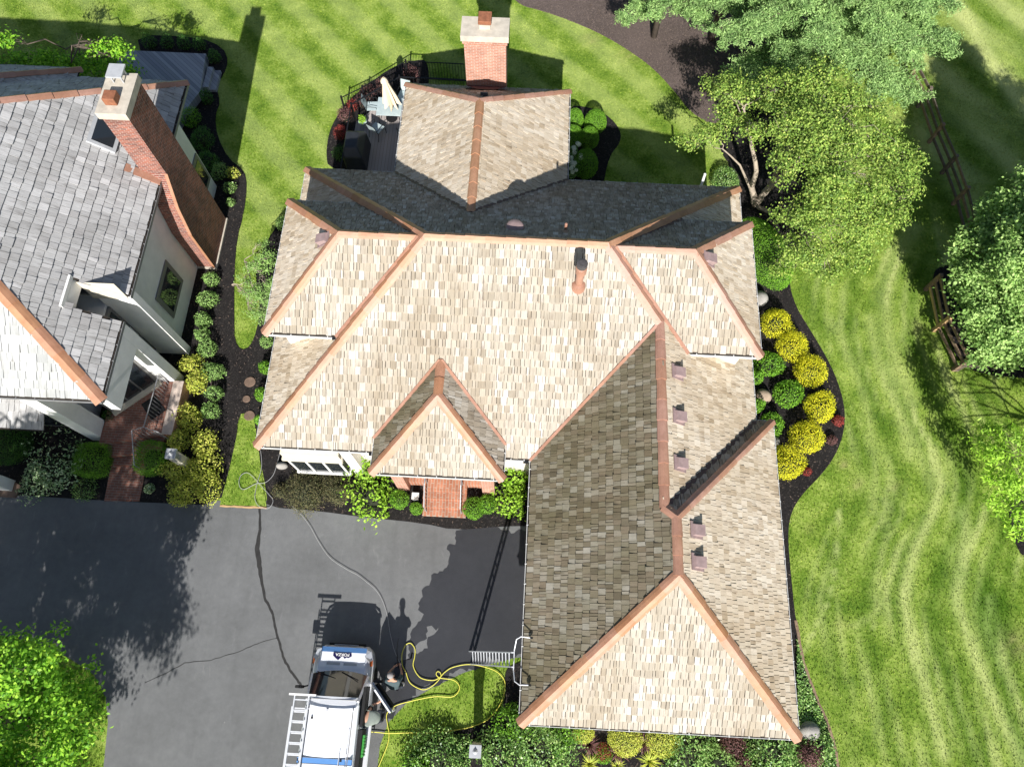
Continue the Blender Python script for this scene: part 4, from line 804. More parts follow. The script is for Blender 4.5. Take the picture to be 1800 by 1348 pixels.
# shaded plants east of the left house
gg = 'shaded shrubs by the left house'
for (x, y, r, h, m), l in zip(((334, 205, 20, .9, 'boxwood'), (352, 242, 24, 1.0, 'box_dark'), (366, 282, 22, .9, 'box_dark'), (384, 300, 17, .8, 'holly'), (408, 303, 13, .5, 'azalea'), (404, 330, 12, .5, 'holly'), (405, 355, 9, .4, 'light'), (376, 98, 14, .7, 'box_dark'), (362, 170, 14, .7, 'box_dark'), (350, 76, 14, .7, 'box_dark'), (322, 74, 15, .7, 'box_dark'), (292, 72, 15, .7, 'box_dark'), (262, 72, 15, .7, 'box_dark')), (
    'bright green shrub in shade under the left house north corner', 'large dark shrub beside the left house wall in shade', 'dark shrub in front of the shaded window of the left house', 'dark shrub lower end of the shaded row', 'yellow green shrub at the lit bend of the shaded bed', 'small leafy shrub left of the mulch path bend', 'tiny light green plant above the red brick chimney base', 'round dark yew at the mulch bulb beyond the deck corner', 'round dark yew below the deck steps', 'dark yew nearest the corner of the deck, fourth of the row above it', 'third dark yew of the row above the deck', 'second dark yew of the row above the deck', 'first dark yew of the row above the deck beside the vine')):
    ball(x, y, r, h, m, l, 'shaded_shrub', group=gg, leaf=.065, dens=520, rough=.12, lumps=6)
# clipped mounds by the rear wing
gg = 'clipped boxwood balls right of the rear wing'
for (x, y, r), l in zip(((1047, 211, 24), (1010, 208, 20), (1008, 238, 22), (1036, 240, 21)), ('largest clipped ball right of the rear wing', 'clipped ball half hidden by the rear wing gutter, upper one', 'clipped ball half hidden by the rear wing gutter, lower one', 'clipped ball in front of the largest one')):
    ball(x, y, r, 1.1, 'boxwood', l, 'boxwood_ball', group=gg, leaf=.04, dens=1000, rough=.03, shell=.12)
c, r = pxs(1030, 285, 26, 1.0); shrub('clipped_hedge', c, (r, r*1.3), 1.0, M['boxwood'], 'clipped hedge in shade below the boxwood balls', 'hedge', leaf=.045, dens=900, rough=.04)
c, r = pxs(1006, 282, 14, .8); hy = empty('hydrangea', (c[0], c[1], 0), 'hydrangea with white flower heads against the rear wing wall', 'shrub')
o = shrub('foliage', c, (.34, .9), .8, M['holly'], None, None, leaf=.08, dens=500); o.parent = hy; o.location = (0, 0, 0)
for _ in range(18):
    x, y = c[0]+random.uniform(-.25, .38), c[1]+random.uniform(-.85, .85); z = random.uniform(.65, .95); Pn = rng.normal(0, 1, (90, 3)); Pn /= np.linalg.norm(Pn, axis=1)[:, None]; r_ = random.uniform(.07, .1)
    leaf_obj('flower_head', [leaf_verts(Pn*r_+np.array([x, y, z]), Pn, .05, .045, .3)], M['flower'], hy)
# large clipped hedge east of the house
c, r = pxs(1345, 440, 40, 1.5); shrub('clipped_hedge', c, (.95, 1.75), 1.5, M['boxwood'], 'big smooth clipped green hedge mound along the east wall', 'hedge', leaf=.05, dens=800, rough=.03, rot=.42, shell=.1)
c, r = pxs(1276, 318, 22, .8); shrub('low_hedge', c, (.6, .8), .8, M['holly'], 'low leafy hedge beside the north east roof corner', 'hedge', leaf=.06, dens=700)
ball(1420, 400, 22, .8, 'light', 'loose pale green shrub under the spreading tree', 'loose_shrub', leaf=.08, dens=360, rough=.3, shell=.5, jit=1.1)
# front bed
ball(536, 862, 42, .8, 'bronze', 'large dark bronze shrub below the bay window', 'bronze_shrub', leaf=.05, dens=620, rough=.2, lumps=12, shell=.45)
ball(594, 862, 26, .8, 'bronze', 'smaller dark bronze shrub right of the large one', 'bronze_shrub', leaf=.05, dens=620, rough=.2, lumps=8, shell=.45)
ball(490, 862, 14, .5, 'bronze', 'small sparse bronze shrub by the hose coil', 'bronze_shrub', leaf=.05, dens=420, rough=.25, shell=.5)
for (x, y, r, h), l in zip(((640, 822, 24, 1.2), (655, 868, 36, 1.0)), ('lush bright green shrub at the porch gutter corner', 'lush bright green leafy shrub left of the entry steps')):
    ball(x, y, r, h, 'lime', l, 'lush_shrub', leaf=.13, dens=620, rough=.22, lumps=14, shell=.4, wide=.7, group='lush shrubs at the front door')
for (x, y, r), l in zip(((901, 838, 28), (902, 884, 26)), ('lush shrub right of the porch roof corner', 'lush shrub in the drive corner by the garage wing gutter')):
    ball(x, y, r, 1.0, 'lime', l, 'lush_shrub', leaf=.12, dens=620, rough=.22, lumps=12, shell=.4, wide=.7, group='lush shrubs at the front door')
gg = 'small boxwoods by the entry steps'
for (x, y, r), l in zip(((701, 877, 17), (732, 893, 11), (832, 893, 19), (856, 885, 17)), ('round boxwood below the left brick pier', 'tiny boxwood touching the left side of the entry steps', 'boxwood touching the right side of the entry steps', 'boxwood below the right brick pier')):
    ball(x, y, r, .55, 'boxwood', l, 'small_boxwood', group=gg, leaf=.05, rough=.1, lumps=5)
ball(680, 905, 4, .15, 'lime', 'tiny weed in the mulch beside the driveway', 'weed', 'plant', leaf=.06)
# plants along the west eave
gg = 'plants peeping out below the west eave'
for (x, y, r, m), l in zip(((466, 645, 12, 'boxwood'), (459, 692, 12, 'boxwood'), (456, 738, 9, 'boxwood'), (468, 600, 12, 'light'), (496, 392, 14, 'light')), ('boxwood right of the top stepping stone under the west eave', 'boxwood right of the middle stepping stone', 'small boxwood beside the lowest stepping stone', 'pale plant at the corner of the upper left gutter', 'pale leafy plant near the north end of the west wall')):
    ball(x, y, r, .6, m, l, 'eave_plant', 'plant', group=gg, leaf=.07, rough=.15)
# barberries round the rear deck
gg = 'barberries outside the rear deck railing'
for (x, y, r, m), l in zip(((605, 200, 16, 'purple'), (618, 185, 12, 'redleaf'), (598, 232, 15, 'redleaf'), (596, 268, 16, 'box_dark'), (645, 160, 18, 'purple'), (672, 148, 16, 'purple'), (722, 128, 18, 'purple'), (634, 176, 12, 'purple')), (
    'maroon barberry at the bend of the deck railing', 'reddish barberry above the bend of the railing', 'bright red barberry left of the covered grill', 'dark shrub behind the covered grill against the roof eave', 'maroon barberry left of the folded parasol', 'maroon barberry behind the folded parasol', 'maroon barberry in the top corner of the deck railing', 'maroon barberry beside the flower pot')):
    ball(x, y, r, .7, m, l, 'barberry', group=gg, leaf=.05, dens=520, rough=.2, shell=.4)
# bottom garden
gg = 'leathery green mounds in the bottom garden'
for (x, y, r, h, m), l in zip(((768, 1332, 44, .6, 'holly'), (806, 1322, 26, .4, 'holly'), (872, 1322, 32, .7, 'holly'), (905, 1262, 24, .9, 'boxwood'), (950, 1318, 50, 1.1, 'holly'), (985, 1290, 26, .8, 'boxwood'), (740, 1350, 30, .6, 'boxwood'), (1215, 1325, 42, .7, 'holly'), (1262, 1340, 30, .6, 'light'), (1355, 1325, 44, .8, 'holly'), (1440, 1310, 20, .5, 'holly'), (1340, 1360, 28, .6, 'holly')), (
    'broad leathery shrub left of the lower lantern pillar', 'leathery shrub above the lower lantern pillar shadow foot', 'leathery shrub right of the lower lantern pillar', 'tall green shrub by the garage wing corner', 'largest leathery shrub below the garage corner', 'leafy green shrub just under the south gutter left end', 'green shrub at the bottom edge near the grass', 'green mound right of the second lime ball', 'pale green mound below the purple shrub', 'green mound under the south gutter near the right corner', 'green plant strip right of the grey boulder', 'small green mound at the bottom edge under the right corner')):
    ball(x, y, r, h, m, l, 'leathery_shrub', group=gg, leaf=.10, dens=1150, rough=.2, lumps=12, shell=.4, wide=.5, jit=1)
for (x, y, r), l in zip(((1100, 1297, 27), (1166, 1299, 27), (1026, 1286, 17)), ('olive yellow ball shrub first from left under the south gutter', 'olive yellow ball shrub second under the south gutter', 'small lime shrub left of the two olive balls')):
    ball(x, y, r, .7, 'azalea', l, 'olive_shrub', group='olive yellow shrubs under the south gutter', leaf=.05, dens=900, rough=.08)
ball(1061, 1322, 14, .35, 'redleaf', 'small green and red flowering plant between the spiky grasses', 'flowering_plant', 'plant', leaf=.05)
ball(1061, 1324, 15, .33, 'boxwood', 'green cushion plant under the red flowers', 'flowering_plant', 'plant', leaf=.05)
for (x, y, r), l in zip(((1288, 1308, 22), (1426, 1326, 20), (1305, 1338, 14)), ('purple leaved shrub between two green mounds', 'dark purple shrub below the grey boulder', 'grey purple shrub at the bottom edge')):
    ball(x, y, r, .6, 'purple', l, 'purple_shrub', group='purple shrubs in the bottom garden', leaf=.06, rough=.2, shell=.4)
def spiky(px, py, r, h, mat, label, n=70, group=None):
    c = G(px, py, .1); mb = MB()
    for i in range(n):
        a = random.uniform(0, 6.283); L = r*random.uniform(.6, 1.1); t_ = Vector((math.cos(a), math.sin(a), 0)); s_ = Vector((-t_.y, t_.x, 0))*.012; k = random.uniform(.5, 1)
        pts = [Vector((c.x, c.y, 0))+t_*L*f+Vector((0, 0, h*k*math.sin(min(1, f*1.25)*2.2))) for f in (0, .35, .7, 1)]; w = (1, 1.1, .7, .05)
        mb.add([p+s_*w_*q for p, w_ in zip(pts, w) for q in (1, -1)], [(2*j, 2*j+1, 2*j+3, 2*j+2) for j in range(3)])
    return one('spiky_grass', mb, M[mat], label, 'ornamental grass', (c.x, c.y, 0), group)
gg = 'spiky grasses in the bottom garden'
spiky(1141, 1338, .45, .35, 'azalea', 'yellow spiky grass right of the red flowering plant', group=gg); spiky(1036, 1342, .42, .35, 'azalea', 'yellow spiky grass left of the red flowering plant', group=gg)
spiky(1085, 1345, .3, .3, 'azalea', 'small yellow spiky grass at the bottom edge', group=gg)
for x, y, l in ((1035, 1308, 'black spiky grass below the small lime shrub'), (1088, 1322, 'black spiky grass between the yellow spiky grasses'), (1130, 1305, 'black spiky grass between the two olive balls')): spiky(x, y, .4, .4, 'purple', l, group=gg)
# ground cover strip along the wing, too small to count
Pn = np.column_stack([rng.uniform(8.4, 11, 26000), rng.uniform(-3.5, 3.5, 26000), rng.uniform(.05, .22, 26000)])
gc = gpoly([(1398, 1120), (1412, 1180), (1430, 1225), (1447, 1265), (1462, 1310), (1470, 1360), (1440, 1400), (1380, 1400), (1390, 1280), (1400, 1270)])
k = inside(Pn[:, :2], gc); Pn = Pn[k]; o = leaf_obj('ground_cover', [leaf_verts(Pn, np.tile([0, 0, 1.], (len(Pn), 1)), .08, .045, .7)], M['holly'], loc=(9, 0, 0)); tag(o, 'low green ground cover along the wing wall and lawn edge', 'ground cover', kind='stuff')
# ------------------------------------------------------------------ trees
def limb(a, b, sag=.0, wob=.12, n=6):
    a, b = Vector(a), Vector(b); L = (b-a).length
    return [a.lerp(b, i/n)+Vector((random.gauss(0, 1), random.gauss(0, 1), random.gauss(0, .6)))*wob*L*.12*math.sin(math.pi*i/n)+Vector((0, 0, sag*L*math.sin(math.pi*i/n))) for i in range(n+1)]
def crown_cloud(cl, twigs, per, leaf, twr=.32):
    """leaves gathered on twigs that fill the outer part of each clump"""
    Ps, Ns = [], []
    for (x, y, z, rx, ry, rz) in cl:
        k = max(6, int(twigs*rx*ry)); d = rng.normal(0, 1, (k, 3)); d /= np.linalg.norm(d, axis=1)[:, None]; f = rng.random(k)**.45
        T_c = np.array([x, y, z])+d*f[:, None]*np.array([rx, ry, rz]); sz = rng.uniform(.6, 1.3, k)*twr
        m = per; off = rng.normal(0, .5, (k, m, 3)); off[:, :, 2] *= .55
        P_ = T_c[:, None]+off*sz[:, None, None]; N_ = d[:, None]*.5+np.array([0, 0, .7])+off*.5
        Ps.append(P_.reshape(-1, 3)); Ns.append(np.broadcast_to(N_, P_.shape).reshape(-1, 3))
    return np.concatenate(Ps), np.concatenate(Ns)
def tree(name, base, stems, clumps, mat, bark, label, leaf=.11, twigs=26, per=42, wide=.62, group=None, tw=.02, twr=.32, rootr=.2):
    t_ = empty(name, (base[0], base[1], 0), label, 'tree', group); mb = MB(); ends = []
    for st_ in stems:
        pts = [Vector(p) for p in st_['p']]; r0, r1 = st_['r']; q = []
        for i in range(len(pts)-1):
            for k in range(4): q.append(pts[i].lerp(pts[i+1], k/4)+Vector((random.gauss(0, .02), random.gauss(0, .02), 0)))
        q.append(pts[-1]); mb.tube(q, [r0+(r1-r0)*i/(len(q)-1) for i in range(len(q))], 9); ends.append((q, r1))
    for (x, y, z, rx, ry, rz) in clumps:
        best = min(((V3(p)-V3((x, y, z))).length+max(0, p[2]-z)*2, tuple(p), r) for q, r in ends for p in q[len(q)//2:]); a = V3(best[1]); rr = max(.02, best[2]*.7)
        q = limb(a, (x, y, z), .05, 1); mb.tube(q, [rr*(1-.7*i/(len(q)-1)) for i in range(len(q))], 6)
        for k in range(7):
            e = V3((x+random.uniform(-1, 1)*rx*.8, y+random.uniform(-1, 1)*ry*.8, z+random.uniform(-.5, .8)*rz)); s_ = q[random.randint(2, 5)]; q2 = limb(s_, e, .04, 1, 5); mb.tube(q2, [rr*.35*(1-.75*i/5) for i in range(6)], 5)
    mb.build('trunk', bark, t_, smooth=True)
    P_, N_ = crown_cloud(clumps, twigs, per, leaf, twr); leaf_obj('crown', [leaf_verts(P_, N_, leaf, leaf*wide, .75, .3)], mat, t_); return t_
def clumps_px(L): return [(*(G(x, y, z)[:2]), z, r, r*ry, rz) for x, y, z, r, ry, rz in L]
b = G(1328, 362); B = (b.x, b.y, 0)
C1 = clumps_px([(1300, 160, 4.6, 1.0, .8, .6), (1370, 155, 5.2, 1.2, .8, .7), (1440, 150, 5.5, 1.2, .8, .7), (1505, 185, 5.2, 1.1, .9, .7), (1395, 215, 5.6, 1.2, .9, .8), (1455, 235, 5.8, 1.2, 1, .8), (1530, 245, 5.0, 1.1, 1, .7), (1580, 285, 4.4, .9, .9, .6), (1400, 285, 5.2, .9, .9, .8), (1470, 310, 5.4, 1.2, 1, .8), (1540, 325, 4.6, 1.2, .9, .7), (1590, 270, 4.2, .7, .7, .4), (1450, 375, 4.6, 1.1, .9, .7), (1530, 390, 4.0, 1.1, .9, .6), (1400, 375, 3.8, .8, .7, .5), (1420, 440, 3.2, 1.0, .7, .5), (1490, 440, 3.2, 1.0, .7, .5), (1560, 370, 3.6, .8, .7, .5), (1245, 235, 3.4, .8, .6, .35), (1208, 250, 3.0, .5, .4, .25), (1290, 205, 4.0, .9, .7, .5), (1265, 150, 4.2, .7, .6, .4), (1600, 330, 3.6, .5, .7, .4), (1330, 235, 4.8, .7, .5, .4), (1450, 470, 2.4, .8, .5, .3), (1380, 470, 2.0, .5, .5, .3)])
z_ = lambda px, py, z: tuple(G(px, py, z))
tree('spreading_tree', B, [dict(p=[B, z_(1322, 330, 1.0), z_(1330, 300, 2.0), z_(1318, 240, 3.4), z_(1308, 195, 4.4)], r=(.15, .04)), dict(p=[B, z_(1345, 340, .9), z_(1360, 322, 1.8), z_(1395, 290, 3.6), z_(1430, 270, 4.8)], r=(.14, .05)), dict(p=[B, z_(1350, 372, .6), z_(1372, 380, 1.6), z_(1410, 390, 3)], r=(.1, .035)), dict(p=[B, z_(1324, 345, .6), z_(1300, 290, 2.0), z_(1270, 262, 2.9)], r=(.08, .025)), dict(p=[B, z_(1350, 330, 1), z_(1400, 240, 4.2), z_(1450, 200, 5)], r=(.12, .04))],
     C1, M['tree1'], M['bark'], 'multi stemmed spreading tree with olive green leaves and pale bark right of the house', twigs=36, per=74, leaf=.105, twr=.36)
c0 = V3((20.8, 14.0, 0)); C3 = []
for i in range(46):
    a = random.uniform(0, 6.283); f = random.uniform(.25, .95); zz = random.uniform(2.6, 9.6); s_ = math.sqrt(max(.1, 1-((zz-5.2)/4.6)**2)); C3.append((c0.x+math.cos(a)*3.9*f*s_, c0.y+math.sin(a)*3.9*f*s_, zz, 1.25, 1.25, .8))
C3 += clumps_px([(1730, 430, 3.6, 1.0, .9, .7), (1760, 390, 4.0, 1.0, 1, .7), (1715, 500, 3.2, .9, .9, .6), (1755, 540, 3.4, 1.1, 1, .7), (1745, 600, 2.8, .9, .7, .5), (1700, 460, 3.0, .6, .7, .5), (1790, 470, 4.6, 1.1, 1, .8), (1790, 585, 3.4, 1, .8, .6), (1712, 560, 2.6, .8, .8, .5), (1730, 625, 2.2, .7, .5, .4), (1780, 625, 2.4, .9, .5, .4), (1700, 510, 2.8, .6, .7, .4), (1695, 425, 3.4, .6, .7, .5), (1785, 350, 5, .8, .6, .5)])
tree('maple_tree', (c0.x, c0.y), [dict(p=[c0, c0+V3((.1, 0, 3)), c0+V3((0, .1, 8.5))], r=(.24, .06))], C3, M['tree2'], M['bark_dark'], 'dense green maple beyond the broken fence at the right edge', leaf=.14, twigs=44, per=64, twr=.38)
c0 = V3((-16.2, -2.6, 0)); C4 = []
for i in range(74):
    a = random.uniform(0, 6.283); f = random.random()**.5; zz = random.uniform(4.2, 11.5); s_ = math.sqrt(max(.1, 1-((zz-6.5)/6)**2)); C4.append((-17.0+math.cos(a)*5.2*f*s_, -5.2-(i % 2)*3.4+math.sin(a)*5.0*f*s_, zz, 1.1, 1.1, .6))
C4 += [(random.uniform(-20.5, -12.3), random.uniform(-7.5, -3.2), random.uniform(4.0, 6.2), 1.15, 1.15, .5) for _ in range(26)]
C4 += clumps_px([(60, 1150, 5.5, 1.1, .8, .6), (110, 1210, 5, 1, .9, .6), (130, 1290, 4.6, .9, 1, .6), (40, 1240, 6, 1.3, 1, .7), (60, 1320, 6, 1.4, 1, .7), (20, 1170, 6.5, 1.1, .8, .6), (150, 1235, 4.4, .5, .6, .4), (120, 1340, 5, .9, .7, .6)])
tree('shade_tree', (c0.x, c0.y), [dict(p=[c0, c0+V3((.05, .0, 3)), c0+V3((-.2, -.2, 6)), c0+V3((-.3, -.5, 10))], r=(.36, .09)), dict(p=[c0+V3((.05, 0, 2.6)), c0+V3((1.2, .8, 5)), c0+V3((2.6, 1.2, 7.5))], r=(.13, .05)), dict(p=[c0+V3((.05, 0, 3)), c0+V3((1.6, -1, 5)), c0+V3((3.4, -1.8, 6.5))], r=(.12, .04)), dict(p=[c0+V3((0, 0, 3.2)), c0+V3((-1.5, .8, 5.2)), c0+V3((-3, 1.5, 7.5))], r=(.13, .05)), dict(p=[c0+V3((.0, 0, 3.6)), c0+V3((.7, 1.6, 6)), c0+V3((1.2, 2.8, 8.5))], r=(.12, .04))],
     C4, M['tree3'], M['bark_dark'], 'tall leafy tree with bright green crown at the lower left shading the driveway', leaf=.13, twigs=23, per=50, twr=.34)
c0 = V3((20.0, 5.5, 0))
C5 = clumps_px([(1745, 835, 2.6, .6, .5, .35), (1760, 880, 2.4, .6, .6, .35), (1785, 930, 2.2, .5, .5, .3), (1735, 755, 3, .45, .35, .3), (1770, 800, 3.4, .8, .6, .5), (1750, 770, 3.2, .6, .5, .4), (1790, 850, 3.2, .8, .7, .5), (1795, 900, 2.6, .6, .7, .4), (1740, 800, 2.8, .4, .4, .3), (1796, 770, 4, .7, .6, .4)])+[(20.5+random.uniform(-1.6, 2.4), 6.6+random.uniform(-2.2, 2.2), random.uniform(4, 8), 1.3, 1.3, .7) for _ in range(22)]
tree('young_tree', (c0.x, c0.y), [dict(p=[c0, c0+V3((.2, .3, 3)), c0+V3((.5, 1, 6.5))], r=(.16, .04))], C5, M['lime'], M['bark_dark'], 'yellow green young tree at the right edge below the maple', leaf=.17, twigs=38, per=40, wide=.32)
b = G(455, 520); C6 = clumps_px([(452, 470, 2.2, .5, .8, .4), (470, 455, 2.4, .45, .8, .4), (445, 510, 2.0, .55, .8, .4), (468, 520, 1.8, .5, .9, .4), (455, 550, 1.4, .5, .8, .4), (480, 560, 1.5, .4, .6, .3), (430, 490, 1.8, .35, .6, .3), (462, 430, 2.2, .3, .5, .3), (478, 500, 2.2, .35, .9, .3)])
tree('small_tree', (b.x, b.y), [dict(p=[(b.x, b.y, 0), (b.x, b.y+.1, 1), (b.x+.1, b.y+.3, 2.2)], r=(.05, .02)), dict(p=[(b.x, b.y, .1), (b.x-.3, b.y-.2, 1), (b.x-.4, b.y-.5, 1.8)], r=(.035, .015))], C6, M['light'], M['bark'], 'sparse small tree with tiny pale leaves on the grass left of the west eave', leaf=.065, twigs=120, per=34, twr=.2)
c0 = V3((-20.4, 23.2, 0)); C7 = clumps_px([(60, 110, 2.6, 1.2, .5, .5), (110, 115, 2.8, 1.2, .5, .6), (160, 115, 3.0, 1.1, .6, .6), (210, 110, 3.0, .7, .5, .5), (10, 115, 2.6, 1.2, .5, .5), (180, 80, 4.4, .7, .45, .35), (215, 95, 4.2, .5, .4, .3), (5, 70, 4.6, .6, .5, .3), (225, 130, 2.6, .4, .4, .3)])
tree('climbing_tree', (c0.x, c0.y), [dict(p=[c0, c0+V3((.1, .2, 1.5)), c0+V3((.5, .6, 3)), ], r=(.12, .05))], C7, M['tree3'], M['bark_dark'], 'shaded bushy tree with sunlit tips behind the left house roof', leaf=.15, twigs=40, per=36)
def pine(base, boughs, label, top=11, r=.2):
    """white pine: whorls of spreading boughs that carry flat sprays of needles"""
    bx, by = base; t_ = empty('pine_tree', (bx, by, 0), label, 'tree', 'white pines at the top of the frame'); mb = MB(); mb.tube([(bx, by, 0), (bx+.05, by, top*.5), (bx, by+.1, top)], [r, r*.7, .05], 10)
    Ps, Ns = [], []
    for (ang, z, L, droop) in boughs:
        d = Vector((math.cos(ang), math.sin(ang), 0)); s_ = Vector((-d.y, d.x, 0)); a = Vector((bx, by, z)); q = [a+d*L*f+Vector((0, 0, .25*L*math.sin(f*1.6)-droop*f*f)) for f in (0, .2, .4, .6, .8, 1)]
        mb.tube(q, [.05*(1-.8*f) for f in (0, .2, .4, .6, .8, 1)], 5)
        for k in range(int(16*L)):
            f = random.uniform(.22, 1); c = q[int(f*5)].lerp(q[min(5, int(f*5)+1)], f*5-int(f*5)); side = random.choice((-1, 1)); tl = random.uniform(.3, .85)*(1.15-.6*f)*L*.36; dd_ = (d*random.uniform(.45, 1)+s_*side).normalized(); e = c+dd_*tl+Vector((0, 0, random.uniform(-.1, .15)))
            if k % 3 == 0: mb.tube([c, e], [.012, .005], 4)
            m = int(95*tl)+20; ff = rng.random(m)[:, None]; p = np.array(c)*(1-ff)+np.array(e)*ff+rng.normal(0, .075, (m, 3)); Ps.append(p); Ns.append(np.tile([0, 0, 1.], (m, 1)))
    mb.build('trunk', M['bark_dark'], t_, smooth=True); P_, N_ = np.concatenate(Ps), np.concatenate(Ns)
    leaf_obj('needles', [leaf_verts(P_, N_, .16, .04, .6)], M['pine'], t_)
def whorls(z0_, z1_, n, Lf, a0=0, a1=6.283, dr=.3): return [(a0+(a1-a0)*((i*.618) % 1), z0_+(z1_-z0_)*i/n, Lf(i/n)*random.uniform(.8, 1.1), dr) for i in range(n)]
pine((12.4, 27.0), whorls(1.8, 8.0, 60, lambda f: 5.2-2.6*f), 'broad white pine with dense feathery boughs at the top right', 11, .24)
pine((8.4, 28.9), whorls(2.6, 8, 30, lambda f: 3.0-1.2*f, -1.2, 2.6), 'white pine with pale trunk top centre between the mulch and broad pine', 12, .18)
pine((5.6, 28.9), whorls(1.8, 5.5, 20, lambda f: 3.0-1.2*f), 'thin white pine with open boughs over the mulch at top centre', 12, .16)
pine((15.4, 27.6), whorls(1.4, 4.6, 34, lambda f: 3.0-1.5*f), 'smaller white pine leaning over the rail fence', 7, .12)
# ------------------------------------------------------------------ fences
def post_rail(pts, label, mat, h=1.25, rails=(.35, .75, 1.12), skip=()):
    p0 = pts[0]; f = empty('rail_fence', (p0[0], p0[1], 0), label, 'fence')
    for i, p in enumerate(pts): MB().box(p[0]-.07, p[0]+.07, p[1]-.07, p[1]+.07, 0, h).build('post', mat[0] if i % 2 == 0 else mat[1], f)
    for i in range(len(pts)-1):
        for k, z in enumerate(rails):
            a, b = V3((*pts[i][:2], z)), V3((*pts[i+1][:2], z+random.uniform(-.03, .03))); MB().bar(a, b, .05, .13).build('rail', mat[1] if (i+k) % 4 == 0 else mat[0], f)
    return f
FN, FD = M['fence'], M['bark_dark']
fp = [G(x, y, .6) for x, y in ((1560, 5), (1580, 45), (1588, 70), (1602, 130), (1624, 172), (1645, 235), (1668, 290), (1688, 345), (1702, 398))]
post_rail([tuple(p) for p in fp], 'long weathered three rail fence running between the trees and the field', (FD, FN))
post_rail([(x, y) for x, y, _ in (G(1525, 8, 1), G(1562, 14, 1))], 'short pale fence piece at the top among pine boughs', (M['fence_new'], M['fence_new']))
fp = [G(x, y, .6) for x, y in ((1640, 497), (1655, 570), (1690, 640))]; post_rail([tuple(p) for p in fp], 'broken pale brown rail fence section on the mulch beside the maple', (FN, M['fence_new']))
fp = [G(x, y, .6) for x, y in ((1696, 640), (1760, 638), (1830, 636))]; post_rail([tuple(p) for p in fp], 'dark rail fence going under the maple to the right', (FD, FD))
# ------------------------------------------------------------------ stones
def rock(c, r, h, mat, label, seed=0, z0=0.):
    rd = random.Random(seed); mb = MB(); n, m = 18, 9; ks = [(Vector((rd.gauss(0, 1), rd.gauss(0, 1), rd.gauss(0, 1))).normalized(), rd.uniform(-.16, .16)) for _ in range(12)]
    vs = []
    for i in range(m):
        ph = -.5+(math.pi/2+.5)*i/(m-1)
        for j in range(n):
            t_ = 2*math.pi*j/n; d = Vector((math.cos(ph)*math.cos(t_), math.cos(ph)*math.sin(t_), math.sin(ph))); k = 1+sum(a*max(0, d.dot(v))**3 for v, a in ks)
            vs.append((c[0]+d.x*r[0]*k, c[1]+d.y*r[1]*k, z0+max(0, h*(.3+.7*d.z*k))))
    mb.add(vs, [(i*n+j, i*n+(j+1) % n, (i+1)*n+(j+1) % n, (i+1)*n+j) for i in range(m-1) for j in range(n)]+[tuple(range((m-1)*n, m*n))])
    return one('boulder', mb, mat, label, 'boulder', (c[0], c[1], z0), smooth=True)
for x, y, r, h, m, l in ((1343, 695, (.33, .3), .45, 'stone', 'tan boulder in the east bed beside the green shrubs'), (1337, 524, (.3, .34), .5, 'stone_grey', 'pale boulder by the upper east gutter'), (1424, 1284, (.36, .32), .55, 'stone_grey', 'large grey boulder at the south east roof corner'), (496, 818, (.2, .16), .3, 'stone_grey', 'white speckled boulder at the corner below the bay window'), (1362, 775, (.2, .2), .25, 'stone_grey', 'dark stone under the step of the wing gutter')):
    g_ = G(x, y, h*.5); rock(g_, r, h, M[m], l, int(x))
for x, y, r, l in ((440, 672, .22, 'largest brown stepping stone at the top of the three'), (434, 702, .15, 'smallest brown stepping stone in the middle of the three'), (439, 731, .21, 'brown stepping stone nearest the grass strip')):
    g_ = G(x, y); mb = MB(); mb.lathe((g_.x, g_.y, 0), [(r, .02), (r*1.02, .05), (r*.95, .065)], 20, sx=1, sy=.95); one('stepping_stone', mb, M['steppers'], l, 'stepping stone', (g_.x, g_.y, 0), 'stepping stones in the mulch path')
g_ = G(10, 858); mb = MB()
mb.prism([(g_.x-1.2, g_.y-.3), (g_.x+.5, g_.y-.35), (g_.x+.6, g_.y+.1), (g_.x+.2, g_.y+.3), (g_.x-1.2, g_.y+.35)], 0, .06); one('flagstone', mb, M['steppers'], 'cracked brown flagstone at the left edge above the driveway', 'flagstone', (g_.x, g_.y, 0))
# wood chips lying on the mulch
mb = MB()
for k_, cnt in (('side_bed', 2600), ('east_bed', 1300), ('front_bed', 900), ('pine_bed', 2200)):
    pl_ = SMOOTHED[k_]; xs = [p[0] for p in pl_]; ys = [p[1] for p in pl_]; q = np.column_stack([rng.uniform(max(-20, min(xs)), min(20, max(xs)), cnt*3), rng.uniform(max(-4, min(ys)), min(32, max(ys)), cnt*3)]); q = q[inside(q, pl_)][:cnt]
    for p in q:
        a = random.uniform(0, 6.283); l = random.uniform(.015, .065); w_ = l*.4; dx_, dy_ = math.cos(a), math.sin(a); z = .034+random.random()*.02
        mb.add([(p[0]+dx_*l, p[1]+dy_*l, z), (p[0]-dy_*w_, p[1]+dx_*w_, z+.012), (p[0]-dx_*l, p[1]-dy_*l, z), (p[0]+dy_*w_, p[1]-dx_*w_, z+.004)], [(0, 1, 2, 3)])
one('wood_chips', mb, M['grit'], 'pale wood chips scattered over the dark mulch', 'wood chips', (0, 0, 0), kind='stuff')
